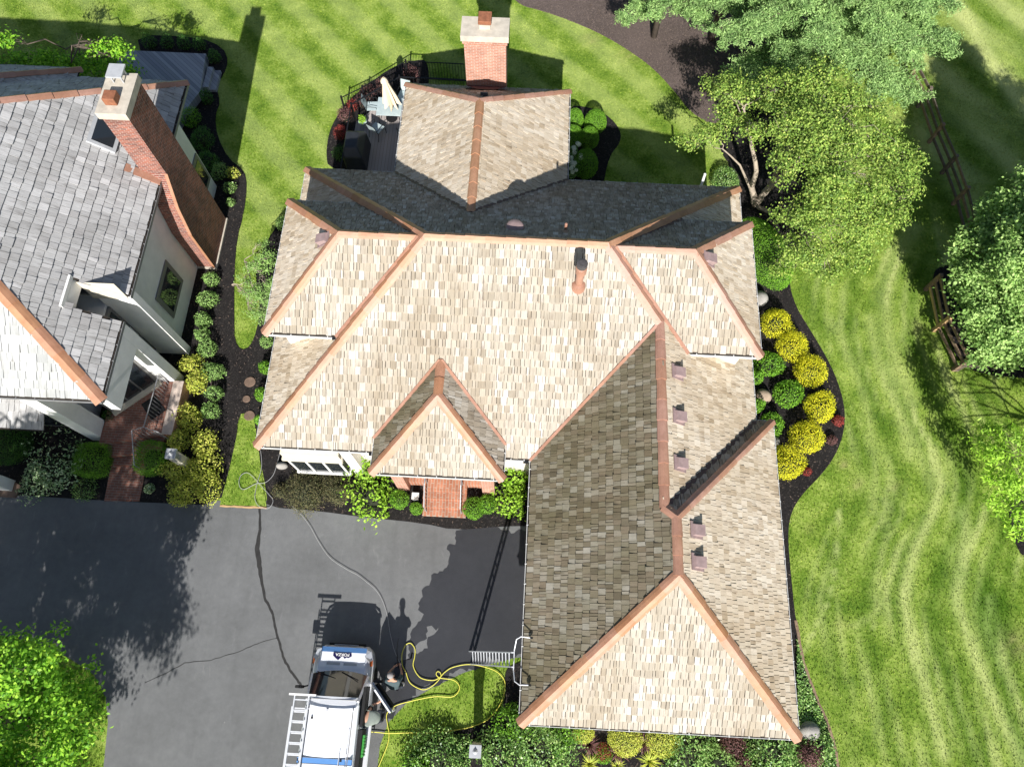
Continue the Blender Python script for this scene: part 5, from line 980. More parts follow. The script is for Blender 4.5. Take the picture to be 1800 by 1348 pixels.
# ------------------------------------------------------------------ rear deck with its furniture
D = empty('deck', (-6.6, 21, 0), 'pale composite deck left of the rear wing enclosed by a black railing', 'deck')
MB().prism([(-8.1, 17.08), (-4.9, 17.08), (-4.9, 21.44), (-3.2, 21.9), (-3.2, 23.8), (-5.9, 24.2), (-6.6, 24.0), (-8.0, 22.5)], .1, .6).build('deck_boards', M['deck_pale'], D)
mb = MB(); rp_ = [(-8.05, 17.6), (-8.05, 22.6), (-6.1, 24.25), (-3.0, 24.2)]
RW = empty('railing', (-8.05, 22.6, .6), 'black iron railing round the rear deck', 'railing')
for i in range(3):
    a, b = V3((*rp_[i], .6)), V3((*rp_[i+1], .6)); L = (b-a).length; mb = MB(); mb.bar(a+U*.95, b+U*.95, .05, .035); mb.bar(a+U*.1, b+U*.1, .03, .03); k = int(L/.12)
    for j in range(k+1): p = a.lerp(b, j/k); mb.bar(p+U*.08, p+U*.94, .014, .014)
    mb.build('rail_panel', M['iron'], RW); MB().bar(a, a+U*1.05, .07, .07).build('post', M['iron'], RW)
FE = empty('iron_fence', (-8.6, 23.1, 0), 'black iron fence outside the barberries behind the rear deck', 'fence')
fp = [G(x, y, 1.1) for x, y in ((575, 185), (600, 172), (637, 154), (713, 108), (815, 113))]
fp = [V3((p.x, p.y, 0)) for p in fp][1:]
for i in range(len(fp)-1):
    a, b = fp[i], fp[i+1]; L = (b-a).length; mb = MB(); mb.bar(a+U*1.1, b+U*1.1, .035, .03); mb.bar(a+U*.15, b+U*.15, .03, .03); k = int(L/.13)
    for j in range(k+1): p = a.lerp(b, j/k); mb.bar(p, p+U*1.08, .016, .016)
    mb.build('fence_panel', M['iron'], FE); MB().bar(a, a+U*1.2, .07, .07).build('post', M['iron'], FE)
# folded parasol
uc = V3((-6.42, 22.78, .6)); T = empty('parasol', uc, 'folded cream parasol standing in the deck table', 'parasol')
MB().lathe(uc, [(.26, 0), (.26, .06), (.05, .1)], 16).build('base', M['iron'], T); MB().tube([uc+U*.05, uc+U*2.35], .02, 8).build('pole', M['iron'], T)
mb = MB(); n = 32; prof = [(.05, 2.4), (.10, 2.3), (.16, 1.9), (.24, 1.4), (.30, .95)]; tl = V3((.10, .05, 0))
vs = []
for r_, z in prof:
    for k in range(n):
        a = 2*math.pi*k/n; rr = r_*(1+.38*math.cos(8*a)*(2.4-z)/1.4); vs.append((uc.x+rr*math.cos(a)+tl.x*(2.4-z), uc.y+rr*math.sin(a), uc.z+z-(.10*math.cos(8*a) if z < 1 else 0)))
mb.add(vs, [(i*n+k, i*n+(k+1) % n, (i+1)*n+(k+1) % n, (i+1)*n+k) for i in range(4) for k in range(n)]+[tuple(range(n-1, -1, -1))]); mb.build('canopy', M['canvas'], T)
MB().lathe(uc+U*2.2, [(.17, 0), (.12, .12), (.02, .2)], 8).build('vent_cap', M['canvas'], T)
tc = uc; T = empty('patio_table', tc, 'pale glass patio table under the folded parasol', 'table')
MB().box(tc.x-.55, tc.x+.55, tc.y-.5, tc.y+.5, tc.z+.7, tc.z+.72).build('table_top', M['slate'], T, bevel=.01)
mb = MB(); [mb.bar(tc+V3((sx*.5, sy*.45, 0)), tc+V3((sx*.42, sy*.38, .7)), .03, .03) for sx in (-1, 1) for sy in (-1, 1)]; mb.build('table_frame', M['iron'], T)
def chair(x, y, rz, label):
    T = empty('patio_chair', (x, y, .6), label, 'chair', 'patio chairs round the deck table'); R0 = Matrix.Translation((x, y, .6)) @ Matrix.Rotation(rz, 4, 'Z'); f = lambda *p: R0 @ Vector(p)
    mb = MB(); mb.box(-.24, .24, -.22, .24, .40, .425, tilt=R0); mb.build('seat', M['slate'], T); mb = MB(); mb.add([f(-.23, -.24, .42), f(.23, -.24, .42), f(.22, -.38, .95), f(-.22, -.38, .95), f(-.23, -.25, .42), f(.23, -.25, .42), f(.22, -.39, .95), f(-.22, -.39, .95)], [(0, 1, 2, 3), (7, 6, 5, 4), (0, 4, 5, 1), (1, 5, 6, 2), (2, 6, 7, 3), (3, 7, 4, 0)]); mb.build('backrest', M['slate'], T)
    mb = MB()
    for s_ in (-1, 1): mb.tube([f(s_*.26, .26, 0), f(s_*.27, .22, .62), f(s_*.27, -.05, .66), f(s_*.26, -.3, .62)], .014, 6); mb.tube([f(s_*.26, -.34, 0), f(s_*.25, -.24, .4), f(s_*.23, -.4, .97)], .014, 6)
    mb.tube([f(-.23, -.4, .97), f(.23, -.4, .97)], .014, 6); mb.build('chair_frame', M['iron'], T)
chair(tc.x-.5, tc.y-.95, -.5, 'patio chair left of the table facing it'); chair(tc.x+.75, tc.y-1.1, .5, 'patio chair beside the rear wing gutter below the table'); chair(tc.x-.85, tc.y+.25, -1.5, 'patio chair behind the parasol by the railing'); chair(tc.x+.5, tc.y+.95, 2.9, 'patio chair at the far side of the table')
# covered grill
gc_ = G(628, 262, 1.2); mb = MB(); x, y = gc_.x, 20.55
mb.add([(x-.48, y-.75, .6), (x+.42, y-.75, .6), (x+.42, y+.75, .6), (x-.48, y+.75, .6), (x-.5, y-.72, 1.45), (x+.34, y-.72, 1.45), (x+.34, y+.72, 1.45), (x-.5, y+.72, 1.45), (x-.42, y-.4, 1.78), (x+.12, y-.4, 1.78), (x+.12, y+.4, 1.78), (x-.42, y+.4, 1.78)], [(3, 2, 1, 0), (0, 1, 5, 4), (1, 2, 6, 5), (2, 3, 7, 6), (3, 0, 4, 7), (4, 5, 9, 8), (5, 6, 10, 9), (6, 7, 11, 10), (7, 4, 8, 11), (8, 9, 10, 11)])
gr = one('grill', mb, M['cover'], 'barbecue grill under a black fitted cover on the rear deck', 'grill', (x, y, .6), bevel=.06)
# flower pot on a stand
g_ = V3((-7.62, 22.25, .6)); T = empty('flower_pot', g_, 'blue rimmed flower pot with a green plant in the deck corner', 'flower pot')
MB().lathe(g_, [(.12, 0), (.17, .3), (.19, .32), (.16, .33)], 16).build('pot', M['slate'], T); o = shrub('plant', (g_.x, g_.y), .17, .35, M['lime'], None, None, leaf=.07, rough=.3, z0=.9); o.parent = T; o.location = (0, 0, .3)
# ------------------------------------------------------------------ lantern pillars
def pillar(px, py, h, w, label, far=False):
    g_ = G(px, py); T = empty('lantern_pillar', (g_.x, g_.y, 0), label, 'lamp post', 'cream lantern pillars'); x, y = g_.x, g_.y
    MB().box(x-w/2, x+w/2, y-w/2, y+w/2, 0, h*.62).build('shaft', M['cream'], T)
    mb = MB(); [mb.box(x+sx*w*.42-.025, x+sx*w*.42+.025, y+sy*w*.42-.025, y+sy*w*.42+.025, h*.62, h*.9) for sx in (-1, 1) for sy in (-1, 1)]; mb.build('lantern_frame', M['cream'], T)
    MB().box(x-w*.36, x+w*.36, y-w*.36, y+w*.36, h*.63, h*.89).build('lantern_glass', M['tin'], T)
    cp = MB().box(x-w*.62, x+w*.62, y-w*.62, y+w*.62, h*.9, h*.95).build('cap', M['tin'], T)
    MB().lathe((x, y, h*.95), [(w*.3, 0), (w*.12, .06), (.01, .1)], 8).build('finial', M['tin'], T)
pillar(333, 818, 1.75, .3, 'cream lantern pillar among the lime azaleas left of the grass strip'); pillar(839, 1311, 1.75, .3, 'cream lantern pillar at the bottom edge casting a shadow across the grass')
g_ = G(730, 872, .25); mb = MB(); mb.box(g_.x-.11, g_.x+.11, g_.y-.11, g_.y+.11, 0, .25); mb.box(g_.x-.13, g_.x+.13, g_.y-.13, g_.y+.13, .25, .28); one('utility_box', mb, M['white'], 'small white utility box left of the entry steps', 'utility box', (g_.x, g_.y, 0))
# ------------------------------------------------------------------ ladder
T = empty('ladder', (-1.3, .25, 0), 'aluminium extension ladder leaning on the gutter of the garage wing', 'ladder'); f0 = [V3((-1.34, .46, 0)), V3((-1.28, .05, 0))]; tp = [V3((.12, .42, 4.0)), V3((.15, .02, 4.0))]
for a, b in zip(f0, tp): MB().bar(a, b, .035, .08, up=(1, 0, 0)).build('side_rail', M['alu'], T)
for i in range(1, 14): MB().tube([f0[0].lerp(tp[0], i/14), f0[1].lerp(tp[1], i/14)], .018, 6).build('rung', M['alu'], T)
mb = MB(); mb.tube([(.62, .86, 4.02), (.35, .88, 4.02), (.22, .80, 3.95), (.17, .5, 3.8), (.17, -.05, 3.8), (.22, -.36, 3.95), (.36, -.45, 4.02), (.62, -.44, 4.05)], .018, 8); sb = mb.build('stand_off', M['alu'], T)
mb = MB(); mb.bar((.60, .86, 3.9), (.68, .86, 4.06), .06, .05); mb.build('rubber_pad', M['rubber'], sb); mb = MB(); mb.bar((.60, -.44, 3.9), (.68, -.44, 4.08), .06, .05); mb.build('rubber_pad', M['rubber'], sb)
# ------------------------------------------------------------------ hoses
def spline(pts, k=7):
    q = []; n = len(pts)
    for i in range(n-1):
        p0, p1, p2, p3 = pts[max(0, i-1)], pts[i], pts[i+1], pts[min(n-1, i+2)]
        for j in range(k):
            t_ = j/k; q.append(.5*((2*p1)+(p2-p0)*t_+(2*p0-5*p1+4*p2-p3)*t_*t_+(p3-3*p2+3*p1-p0)*t_**3))
    return q+[pts[-1]]
cc = lambda L: [G(480+a/3.874, 1000+b/3.874, .06) for a, b in L]
def hose(L, r, mat, label, z=None):
    P_ = spline(L); mb = MB(); mb.tube(P_, r, 6); return one('hose', mb, M[mat], label, 'hose', tuple(P_[0]), smooth=True)
hose(cc([(650, 1105), (720, 1110), (790, 1116), (950, 1112), (1100, 1112), (1300, 1085), (1450, 1030), (1540, 930), (1575, 830), (1572, 750), (1500, 685), (1350, 648), (1230, 665), (1170, 700), (1130, 740), (1080, 756), (1000, 735), (955, 660), (965, 590), (965, 540), (935, 503), (900, 520), (878, 580), (880, 650), (900, 695)]), .016, 'hose_y', 'yellow hose looping from the truck around the grass island to the worker')
hose(cc([(905, 700), (935, 775), (1020, 819), (1090, 790), (1140, 735), (1138, 703), (1118, 697), (1112, 718), (1140, 740), (1230, 755), (1270, 805), (1225, 866), (1100, 866), (950, 895), (830, 930), (775, 985), (780, 1060), (790, 1120), (780, 1190), (745, 1280), (715, 1350), (690, 1400)]), .016, 'hose_y', 'yellow hose snaking down the grass to the bottom of the frame')
hose([G(x, y, .07) for x, y in ((513, 889), (530, 905), (545, 925), (560, 952), (580, 980), (609, 1000), (628, 1010), (645, 1023), (660, 1036), (672, 1055), (681, 1083), (686, 1114), (694, 1145), (705, 1168))], .009, 'hose_g', 'thin grey pressure hose crossing the driveway from the bed to the worker')
hose([G(x, y, .08) for x, y in ((458, 790), (460, 820), (452, 850), (448, 875), (456, 890), (472, 893), (480, 880), (472, 868), (460, 855), (438, 832), (424, 835), (420, 850), (428, 860), (450, 850), (466, 848), (480, 835), (487, 815), (492, 795))], .010, 'hose_g', 'grey hose coiled on the grass strip by the south west roof corner')
# ------------------------------------------------------------------ work van
tx = -5.46
VAN = empty('work_van', (tx, -3.0, 0), 'white work van with blue stripes, ladders on its roof and an open door', 'van'); PT = M['paint']
def loft(secs, cap_ends=True):
    mb = MB(); n = len(secs[0]); vs = [v for s_ in secs for v in s_]
    mb.add(vs, [(i*n+k, i*n+(k+1) % n, (i+1)*n+(k+1) % n, (i+1)*n+k) for i in range(len(secs)-1) for k in range(n)]+([tuple(range(n-1, -1, -1)), tuple(range((len(secs)-1)*n, len(secs)*n))] if cap_ends else [])); return mb
def sec(y, hw, zt, zb=.35, sh=.8, tumble=.06, ht=None):
    """one cross-section of the van at y: half-width hw, top zt, shoulder height sh"""
    ht = ht if ht is not None else hw-.12; return [(tx-hw+.06, y, zb), (tx-hw, y, zb+.15), (tx-hw, y, sh), (tx-ht-.04, y, zt-.12), (tx-ht+.08, y, zt), (tx, y, zt+.03), (tx+ht-.08, y, zt), (tx+ht+.04, y, zt-.12), (tx+hw, y, sh), (tx+hw, y, zb+.15), (tx+hw-.06, y, zb)]
loft([sec(.42, .72, .72, .4, .6), sec(.34, .84, 1.02, .35, .74), sec(.2, .93, 1.10, .32, .84), sec(-.15, .99, 1.165, .3, .9), sec(-.42, 1.0, 1.21, .3, .95), sec(-1.15, 1.0, 1.25, .3, 1.0), sec(-7.0, 1.0, 1.25, .3, 1.0)]).build('body', PT, VAN, smooth=False, bevel=.02)
def top(y, hb, zb, ht, zt): return [(tx-hb, y, zb), (tx-ht-.02, y, zt-.10), (tx-ht+.07, y, zt-.01), (tx-ht*.5, y, zt+.02), (tx, y, zt+.03), (tx+ht*.5, y, zt+.02), (tx+ht-.07, y, zt-.01), (tx+ht+.02, y, zt-.10), (tx+hb, y, zb)]
loft([top(-1.12, .9, 1.2, .80, 1.92), top(-1.35, .93, 1.2, .82, 1.98), top(-2.6, .93, 1.2, .83, 2.0), top(-2.9, .93, 1.2, .83, 1.97), top(-7.0, .93, 1.2, .83, 1.97)]).build('roof', PT, VAN)
MB().box(tx-.84, tx+.84, -3.02, -2.86, 1.85, 2.006).build('roof_stripe', M['blue'], VAN)
mb = MB(); mb.box(tx-.80, tx+.80, -1.205, -1.19, 1.95, 1.972); mb.box(tx-.83, tx+.83, -3.03, -3.018, 1.9, 2.012); mb.box(tx-.83, tx+.83, -2.862, -2.85, 1.9, 2.016); [mb.box(tx+q_-.012, tx+q_+.012, -7, -1.4, 1.93, 2.012) for q_ in (-.70, .70)]; mb.build('panel_seam', M['greyframe'], VAN)
# windscreen: a curved pane raked back from the cowl
mb = MB(); vs = []
for i in range(5):
    f = i/4
    for j in range(9):
        s_ = -1+j/4; hw = (.92-.13*f); vs.append((tx+hw*s_, -.36-.80*f-.13*s_*s_*(1-.4*f), 1.24+.69*f))
mb.add(vs, [(i*9+j, i*9+j+1, (i+1)*9+j+1, (i+1)*9+j) for i in range(4) for j in range(8)]); mb.build('windscreen', M['glass'], VAN, smooth=True)
mb = MB(); 
for s_ in (-1, 1): mb = MB(); mb.bar((tx+.92*s_, -.50, 1.22), (tx+.81*s_, -1.24, 1.93), .07, .05); mb.build('pillar', PT, VAN)
mb = MB(); mb.box(tx-.72, tx-.58, -1.05, -.6, 1.5, 1.52); mb = MB(); mb.bar((tx-.75, -.42, 1.29), (tx-.1, -.60, 1.44), .025, .02); mb.bar((tx+.05, -.40, 1.29), (tx+.65, -.62, 1.47), .025, .02); mb.build('wiper', M['rubber'], VAN)
for s_ in (-1, 1): mb = MB(); mb.add([(tx+s_*.94, -.9, 1.28), (tx+s_*.84, -1.2, 1.85), (tx+s_*.84, -1.9, 1.85), (tx+s_*.95, -1.9, 1.28)], [(0, 1, 2, 3) if s_ < 0 else (3, 2, 1, 0)]); mb.build('side_window', M['glass'], VAN)
def hoodz(x, y): return 1.175+(y+.15)*-.17+.02*(1-(x/.9)**2)
mb = MB(); xs = [-.75+.15*i for i in range(11)]
for ya, yb, mi in ((.36, .20, 1), (.20, -.28, 0)):
    for i in range(10):
        q = [(xs[i], ya), (xs[i+1], ya), (xs[i+1], yb), (xs[i], yb)]; mb.add([(tx+a, b_, (1.085 if b_ > .3 else 1.15 if b_ > .1 else 1.215)+.018*(1-(a/.7)**2)) for a, b_ in q], [(3, 2, 1, 0)], mi)
hd = mb.build('bonnet', [PT, M['blue']], VAN)
for xa in (-.50, .06): mb = MB(); mb.add([(tx+xa, -.12, 1.226), (tx+xa+.44, -.12, 1.226), (tx+xa+.44, -.20, 1.236), (tx+xa, -.20, 1.236)], [(3, 2, 1, 0)]); mb.build('vent_grille', M['tin'], hd)
# decal: dark badge with the lettering, read from the front of the van
def zb_(y): return 1.165-(y-.2)*.229+.012 if False else (1.168 + (.20-y)*.1354+.012)
pts = [(-.31, .19), (.28, .19), (.31, .09), (.2, .03), (.14, .05), (.09, .0), (.04, .06), (-.02, .07), (-.12, -.05), (-.24, .03), (-.31, .09)]
mb = MB(); mb.add([(tx-.02+a, b_, zb_(b_)) for a, b_ in pts], [tuple(range(len(pts)-1, -1, -1))]); dc = mb.build('decal', M['navy'], hd)
cu = bpy.data.curves.new('lettering', 'FONT'); cu.body = 'FORZA'; cu.size = .125; cu.align_x = 'CENTER'; cu.align_y = 'CENTER'; cu.extrude = .002; cu.offset = .003
to = bpy.data.objects.new('lettering', cu); COL.objects.link(to); to.rotation_euler = (math.atan(.229), 0, math.pi); bpy.context.view_layer.update()
dg = bpy.context.evaluated_depsgraph_get(); me = bpy.data.meshes.new_from_object(to.evaluated_get(dg)); bpy.data.objects.remove(to); lt = bpy.data.objects.new('lettering', me); COL.objects.link(lt); me.materials.clear(); me.materials.append(M['white'])
me.transform(Matrix.Translation(V3((tx-.02, .13, zb_(.13)+.008))-wloc(hd)) @ Matrix.Rotation(math.pi, 4, 'Z') @ Matrix.Rotation(.134, 4, 'X') @ Matrix.Scale(1.15, 4, (1, 0, 0))); lt.parent = hd
for s_ in (-1, 1):
    mb = MB(); mb.add([(tx+s_*.69, .33, 1.090), (tx+s_*.72, .10, 1.180), (tx+s_*.90, -.06, 1.180), (tx+s_*.985, .0, 1.080), (tx+s_*.9, .26, 1.050)], [(0, 1, 2, 3, 4) if s_ > 0 else (4, 3, 2, 1, 0)]); hl = mb.build('headlight', M['lens'], VAN)
    mb = MB(); mb.add([(tx+s_*.90, -.06, 1.185), (tx+s_*.93, -.2, 1.190), (tx+s_*1.0, -.18, 1.130), (tx+s_*.987, .0, 1.085)], [(0, 1, 2, 3) if s_ > 0 else (3, 2, 1, 0)]); mb.build('indicator', M['amber'], hl)
    for y_ in (-.55, -4.4):
        w_ = MB(); ax_ = V3((tx+s_*.93, y_, .36)); n = 24
        vs = [(ax_.x+s_*dxx, ax_.y+r_*math.cos(2*math.pi*k/n), ax_.z+r_*math.sin(2*math.pi*k/n)) for dxx, r_ in ((-.12, .3), (-.10, .36), (.06, .36), (.085, .3), (.085, .2)) for k in range(n)]
        w_.add(vs, [(i*n+k, i*n+(k+1) % n, (i+1)*n+(k+1) % n, (i+1)*n+k) for i in range(4) for k in range(n)]+[tuple(range(n)), tuple(range(4*n, 5*n))]); wh = w_.build('wheel', M['rubber'], VAN)
mb = MB(); mb.box(tx-.62, tx+.62, .42, .50, .55, .68); mb.build('bumper', M['rubber'], VAN, bevel=.02); mb = MB(); mb.box(tx-.4, tx+.4, .43, .455, .78, .86); mb.build('grille', M['tin'], VAN)
for s_ in (-1, 1):
    if s_ < 0: mb = MB(); mb.box(tx-1.36, tx-1.12, -.95, -.86, 1.22, 1.5); mb.bar((tx-1.12, -.9, 1.3), (tx-.96, -.85, 1.25), .05, .05); mi_ = mb.build('mirror', M['rubber'], VAN, bevel=.02)
# open driver door and dark cab opening
mb = MB(); mb.box(tx+.90, tx+.985, -1.95, -.80, .45, 1.70); mb.build('door_opening', M['rubber'], VAN)
a, b = V3((tx+1.02, -.72, 0)), V3((tx+1.75, -1.55, 0)); dd = (b-a).normalized(); nn = V3((dd.y, -dd.x, 0))
mb = MB(); 
for z0_, z1_, o0, o1 in ((.45, 1.15, 0, 0), (1.15, 1.25, 0, -.02)): mb.add([a+U*z0_+nn*(.0+o0), b+U*z0_+nn*o0, b+U*z1_+nn*o1, a+U*z1_+nn*o1, a+U*z0_-nn*(.09-o0), b+U*z0_-nn*(.09-o0), b+U*z1_-nn*(.09-o1), a+U*z1_-nn*(.09-o1)], [(0, 1, 2, 3), (7, 6, 5, 4), (0, 4, 5, 1), (1, 5, 6, 2), (2, 6, 7, 3), (3, 7, 4, 0)])
dr = mb.build('door', PT, VAN); mb = MB(); q = nn*-.05; mb.bar(a+U*1.25+q, a.lerp(b, .25)+U*1.75+q*1.6, .05, .04); mb.bar(a.lerp(b, .25)+U*1.75+q*1.6, b+U*1.75+q*1.6, .05, .04); mb.bar(b+U*1.25+q, b+U*1.75+q*1.6, .05, .04); mb.build('window_frame', PT, dr)
mb = MB(); mb.add([a+U*1.25+q, b+U*1.25+q, b+U*1.73+q*1.6, a.lerp(b, .25)+U*1.73+q*1.6], [(0, 1, 2, 3)]); mb.build('pane', M['glass'], dr); mb = MB(); mb.bar(a.lerp(b, .1)+U*1.0-nn*.14, a.lerp(b, .9)+U*1.0-nn*.14, .08, .5); mb.build('door_lining', M['rubber'], dr)
mb = MB(); c_ = a+V3((.18, .10, 1.2)); mb.box(c_.x-.05, c_.x+.2, c_.y-.05, c_.y+.04, c_.z, c_.z+.26); mb.build('mirror', M['rubber'], dr, bevel=.02)
# open side hatch with hose reel
mb = MB(); mb.box(tx+.86, tx+1.008, -3.25, -2.05, 1.0, 1.7); hb = mb.build('side_hatch', M['rubber'], VAN); mb = MB(); [mb.tube([(tx+1.03, -2.25-.09*i, 1.15), (tx+1.03, -2.25-.09*i, 1.5)], .05, 8) for i in range(7)]; mb.build('green_reel', M['greenmat'], hb)
mb = MB(); mb.box(tx+1.01, tx+1.16, -3.4, -1.95, .95, 1.0); mb.tube([(tx+1.15, -1.9, 1.04), (tx+1.15, -3.6, 1.04)], .018, 6); mb.build('hatch_shelf', M['alu'], hb)
mb = MB()
for p in ((-.1, -1.5, 2.02), (-.55, -1.75, 2.01), (.5, -2.9, 2.0)): mb.box(tx+p[0]-.03, tx+p[0]+.03, p[1]-.03, p[1]+.03, p[2]-.02, p[2]+.03)
mb.build('roof_fitting', M['rubber'], VAN)
mb = MB(); [mb.tube([(tx+.45+k, -2.7+j, 2.0), (tx+.45+k, -2.7+j, 2.12)], .012, 5) for k in (0, .2) for j in (0, -.35)]; mb.tube([(tx+.45, -2.7, 2.12), (tx+.45, -3.05, 2.12)], .012, 5); mb.tube([(tx-.75, -1.1, 2.0), (tx-.75, -7, 2.03)], .02, 6); mb.tube([(tx+.65, -2.0, 2.0), (tx+.65, -7, 2.03)], .015, 6); [mb.bar((tx-1.15, y_, 2.1), (tx+.8, y_, 2.06), .04, .03) for y_ in (-1.5, -3.4, -5.4)]; mb.build('roof_rack', M['alu'], VAN)
for dz, dx_, y0_, l in ((0, 0, -1.1, 'upper aluminium ladder carried along the left edge of the van roof'), (-.09, -.06, -1.45, 'lower aluminium ladder under the other one on the van roof')):
    L_ = empty('ladder', (tx-1.0+dx_, y0_, 2.22+dz), l, 'ladder', 'ladders on the van roof'); xa, xb = tx-1.12+dx_, tx-.68+dx_; z = 2.22+dz
    for x in (xa, xb): MB().bar((x, y0_, z), (x, -6.4, z), .035, .07).build('side_rail', M['alu'], L_)
    [MB().bar((xa, y0_-.15-.3*i, z), (xb, y0_-.15-.3*i, z), .035, .03).build('rung', M['alu'], L_) for i in range(16)]
    if dz == 0: MB().bar((xa-.18, y0_, z+.02), (xb+.22, y0_, z+.02), .06, .06).build('end_bar', M['white'], L_)
# ------------------------------------------------------------------ people
def person(base, J, Rr, label, cols, head_dir=(0, 1, 0), extra=None):
    """J: joint name -> (offset from base); one skinned surface, clothes and hair as children"""
    E_ = [('pelvis', 'belly'), ('belly', 'chest'), ('chest', 'neck'), ('neck', 'head'), ('head', 'crown'), ('pelvis', 'hipL'), ('hipL', 'kneeL'), ('kneeL', 'ankL'), ('ankL', 'toeL'), ('pelvis', 'hipR'), ('hipR', 'kneeR'), ('kneeR', 'ankR'), ('ankR', 'toeR'),
          ('chest', 'shL'), ('shL', 'elL'), ('elL', 'wrL'), ('wrL', 'pmL'), ('chest', 'shR'), ('shR', 'elR'), ('elR', 'wrR'), ('wrR', 'pmR')]
    for s_ in 'LR':
        pm, wr = Vector(J['pm'+s_]), Vector(J['wr'+s_]); d = (pm-wr).normalized(); sd = d.cross(Vector((0, 0, 1))).normalized(); dn = sd.cross(d)
        for k, (o_, l_) in enumerate(((-.033, .062), (-.011, .072), (.012, .066), (.032, .052))):
            a = pm+sd*o_+d*.02; J[f'f{k}a{s_}'] = tuple(a+d*l_*.5-dn*.012); J[f'f{k}b{s_}'] = tuple(a+d*l_*.8-dn*.045); E_ += [('pm'+s_, f'f{k}a{s_}'), (f'f{k}a{s_}', f'f{k}b{s_}')]
        J['th'+s_] = tuple(wr+d*.05-sd*.045-dn*.02); E_.append(('wr'+s_, 'th'+s_))
    rad = dict(pelvis=.15, belly=.14, chest=.16, neck=.06, head=.095, crown=.085, hip=.09, knee=.06, ank=.04, toe=.038, sh=.065, el=.042, wr=.028, pm=.03, th=.010)
    def build(name, keys, grow, mat, parent, lv=2):
        ks = [k for k in J if k in keys]; ix = {k: i for i, k in enumerate(ks)}; me = bpy.data.meshes.new(name); me.from_pydata([J[k] for k in ks], [(ix[a], ix[b]) for a, b in E_ if a in ix and b in ix], []); me.materials.append(mat)
        o = bpy.data.objects.new(name, me); COL.objects.link(o); sk = o.modifiers.new('skin', 'SKIN'); sk.use_smooth_shade = True
        for k, i in ix.items():
            r_ = rad.get(k, rad.get(k.rstrip('LR'), .009))+grow; me.skin_vertices[0].data[i].radius = (r_*(1.15 if k in ('chest', 'belly', 'pelvis') else 1), r_)
            me.skin_vertices[0].data[i].use_root = k == ks[0]
        sb_ = o.modifiers.new('sub', 'SUBSURF'); sb_.levels = lv; sb_.render_levels = lv; o.parent = parent; return o
    T = empty('person', base, label, 'person')
    body = build('body', set(J), 0, M['skin'], T); up = {'belly', 'chest', 'shL', 'shR', 'elL', 'elR'}; lo = {'pelvis', 'hipL', 'hipR', 'kneeL', 'kneeR', 'ankL', 'ankR'}
    JJ = dict(J)
    build('shirt', up | {'pelvis'}, .034, cols[0], T); build('trousers', lo | {'belly'}, .022, cols[1], T)
    for s_ in 'LR': build('shoe', {'ank'+s_, 'toe'+s_}, .02, cols[2], T)
    h_ = Vector(J['crown']); Hn = (h_-Vector(J['neck'])).normalized(); c_ = Vector(base)+Vector(J['head']).lerp(h_, .7); mb = MB(); mb.lathe((0, 0, 0), [(.103, -.02), (.108, .03), (.09, .085), (.05, .115), (.01, .12)], 16)
    q = Hn.to_track_quat('Z', 'Y').to_matrix().to_4x4(); q.translation = c_; mb.v = [tuple(q @ Vector(v)) for v in mb.v]; mb.build('cap' if extra == 'cap' else 'hair', cols[3], T, smooth=True)
    fd = Vector(head_dir).normalized(); hc = Vector(base)+Vector(J['head']); sd = fd.cross(Vector((0, 0, 1))).normalized(); mb = MB(); mb.bar(hc+fd*.085, hc+fd*.125-U*.02, .025, .04); mb.build('nose', M['skin'], T)
    for s2 in (-1, 1):
        mb = MB(); mb.lathe(hc+fd*.088+sd*.032*s2+U*.02, [(.004, -.01), (.011, 0), (.004, .01)], 8); mb.build('eye', M['rubber'], T); mb = MB(); mb.bar(hc+sd*.09*s2-U*.025, hc+sd*.105*s2+U*.025, .03, .02); mb.build('ear', M['skin'], T)
    mb = MB(); mb.bar(hc+fd*.09-sd*.025-U*.045, hc+fd*.09+sd*.025-U*.045, .012, .01); mb.build('mouth', M['rust'], T)
    return T
p1 = G(700, 1209); b1 = (p1.x, p1.y+.08, 0)
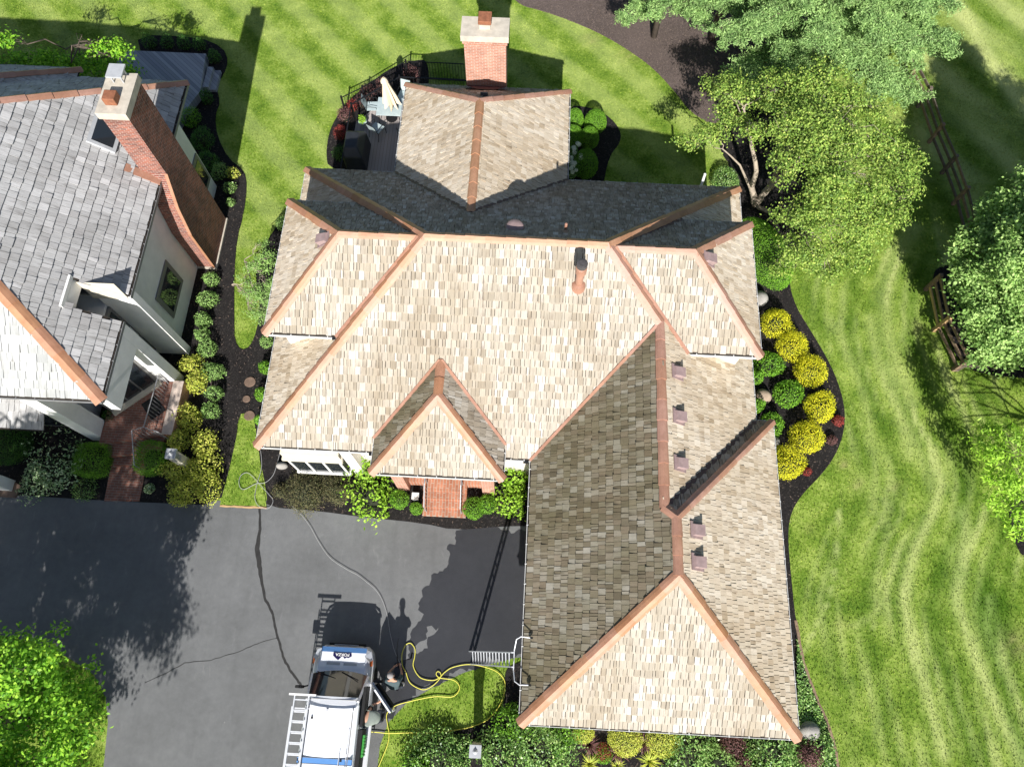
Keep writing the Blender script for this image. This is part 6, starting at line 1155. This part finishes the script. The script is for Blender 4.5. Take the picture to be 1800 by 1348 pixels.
person(b1, dict(pelvis=(0, 0, .95), belly=(0, .06, 1.1), chest=(-.02, .16, 1.34), neck=(-.04, .24, 1.5), head=(-.06, .31, 1.6), crown=(-.06, .33, 1.70), hipL=(-.11, .01, .9), kneeL=(-.13, .06, .5), ankL=(-.13, -.02, .09), toeL=(-.14, .14, .05), hipR=(.1, .01, .9), kneeR=(.13, .04, .5), ankR=(.14, -.03, .09), toeR=(.16, .13, .05),
    shL=(-.2, .17, 1.38), elL=(-.22, .38, 1.16), wrL=(-.06, .58, 1.08), pmL=(.0, .63, 1.07), shR=(.17, .18, 1.38), elR=(.24, .36, 1.15), wrR=(.16, .58, 1.05), pmR=(.13, .65, 1.04)), 1, 'worker in teal grey shirt and white shoes holding a spray gun on the driveway', (M['shirt'], M['jeans'], M['shoe'], M['hair']), (-.2, 1, 0), 'cap')
q0 = V3(b1); mb = MB(); mb.tube([q0+V3((.1, .55, 1.02)), q0+V3((.03, .75, 1.02)), q0+V3((-.06, 1.15, .82)), q0+V3((-.1, 1.5, .45))], [.02, .022, .012, .01], 7); mb.bar(q0+V3((.06, .66, 1.04)), q0+V3((.06, .64, .88)), .03, .04); one('spray_gun', mb, M['iron'], 'long black spray lance held by the worker on the driveway', 'spray gun', tuple(q0+V3((.1, .55, 1.0))))
p2 = V3((tx+1.32, -1.72, 0)); b2 = tuple(p2)
person(b2, dict(pelvis=(0, 0, .93), belly=(-.06, .0, 1.08), chest=(-.24, .0, 1.27), neck=(-.36, .0, 1.37), head=(-.46, .0, 1.42), crown=(-.55, .0, 1.47), hipL=(0, -.1, .88), kneeL=(-.03, -.12, .48), ankL=(.04, -.13, .09), toeL=(-.13, -.14, .05), hipR=(0, .1, .88), kneeR=(-.05, .14, .48), ankR=(.05, .16, .09), toeR=(-.12, .18, .05),
    shL=(-.26, -.19, 1.28), elL=(-.42, -.26, 1.06), wrL=(-.64, -.2, 1.03), pmL=(-.71, -.19, 1.03), shR=(-.25, .19, 1.28), elR=(-.2, .36, 1.06), wrR=(.0, .46, 1.05), pmR=(.06, .5, 1.06)), 1, 'worker in grey green shirt leaning into the open door of the van', (M['shirt2'], M['jeans'], M['shoe'], M['hair']), (-1, 0, -.2))
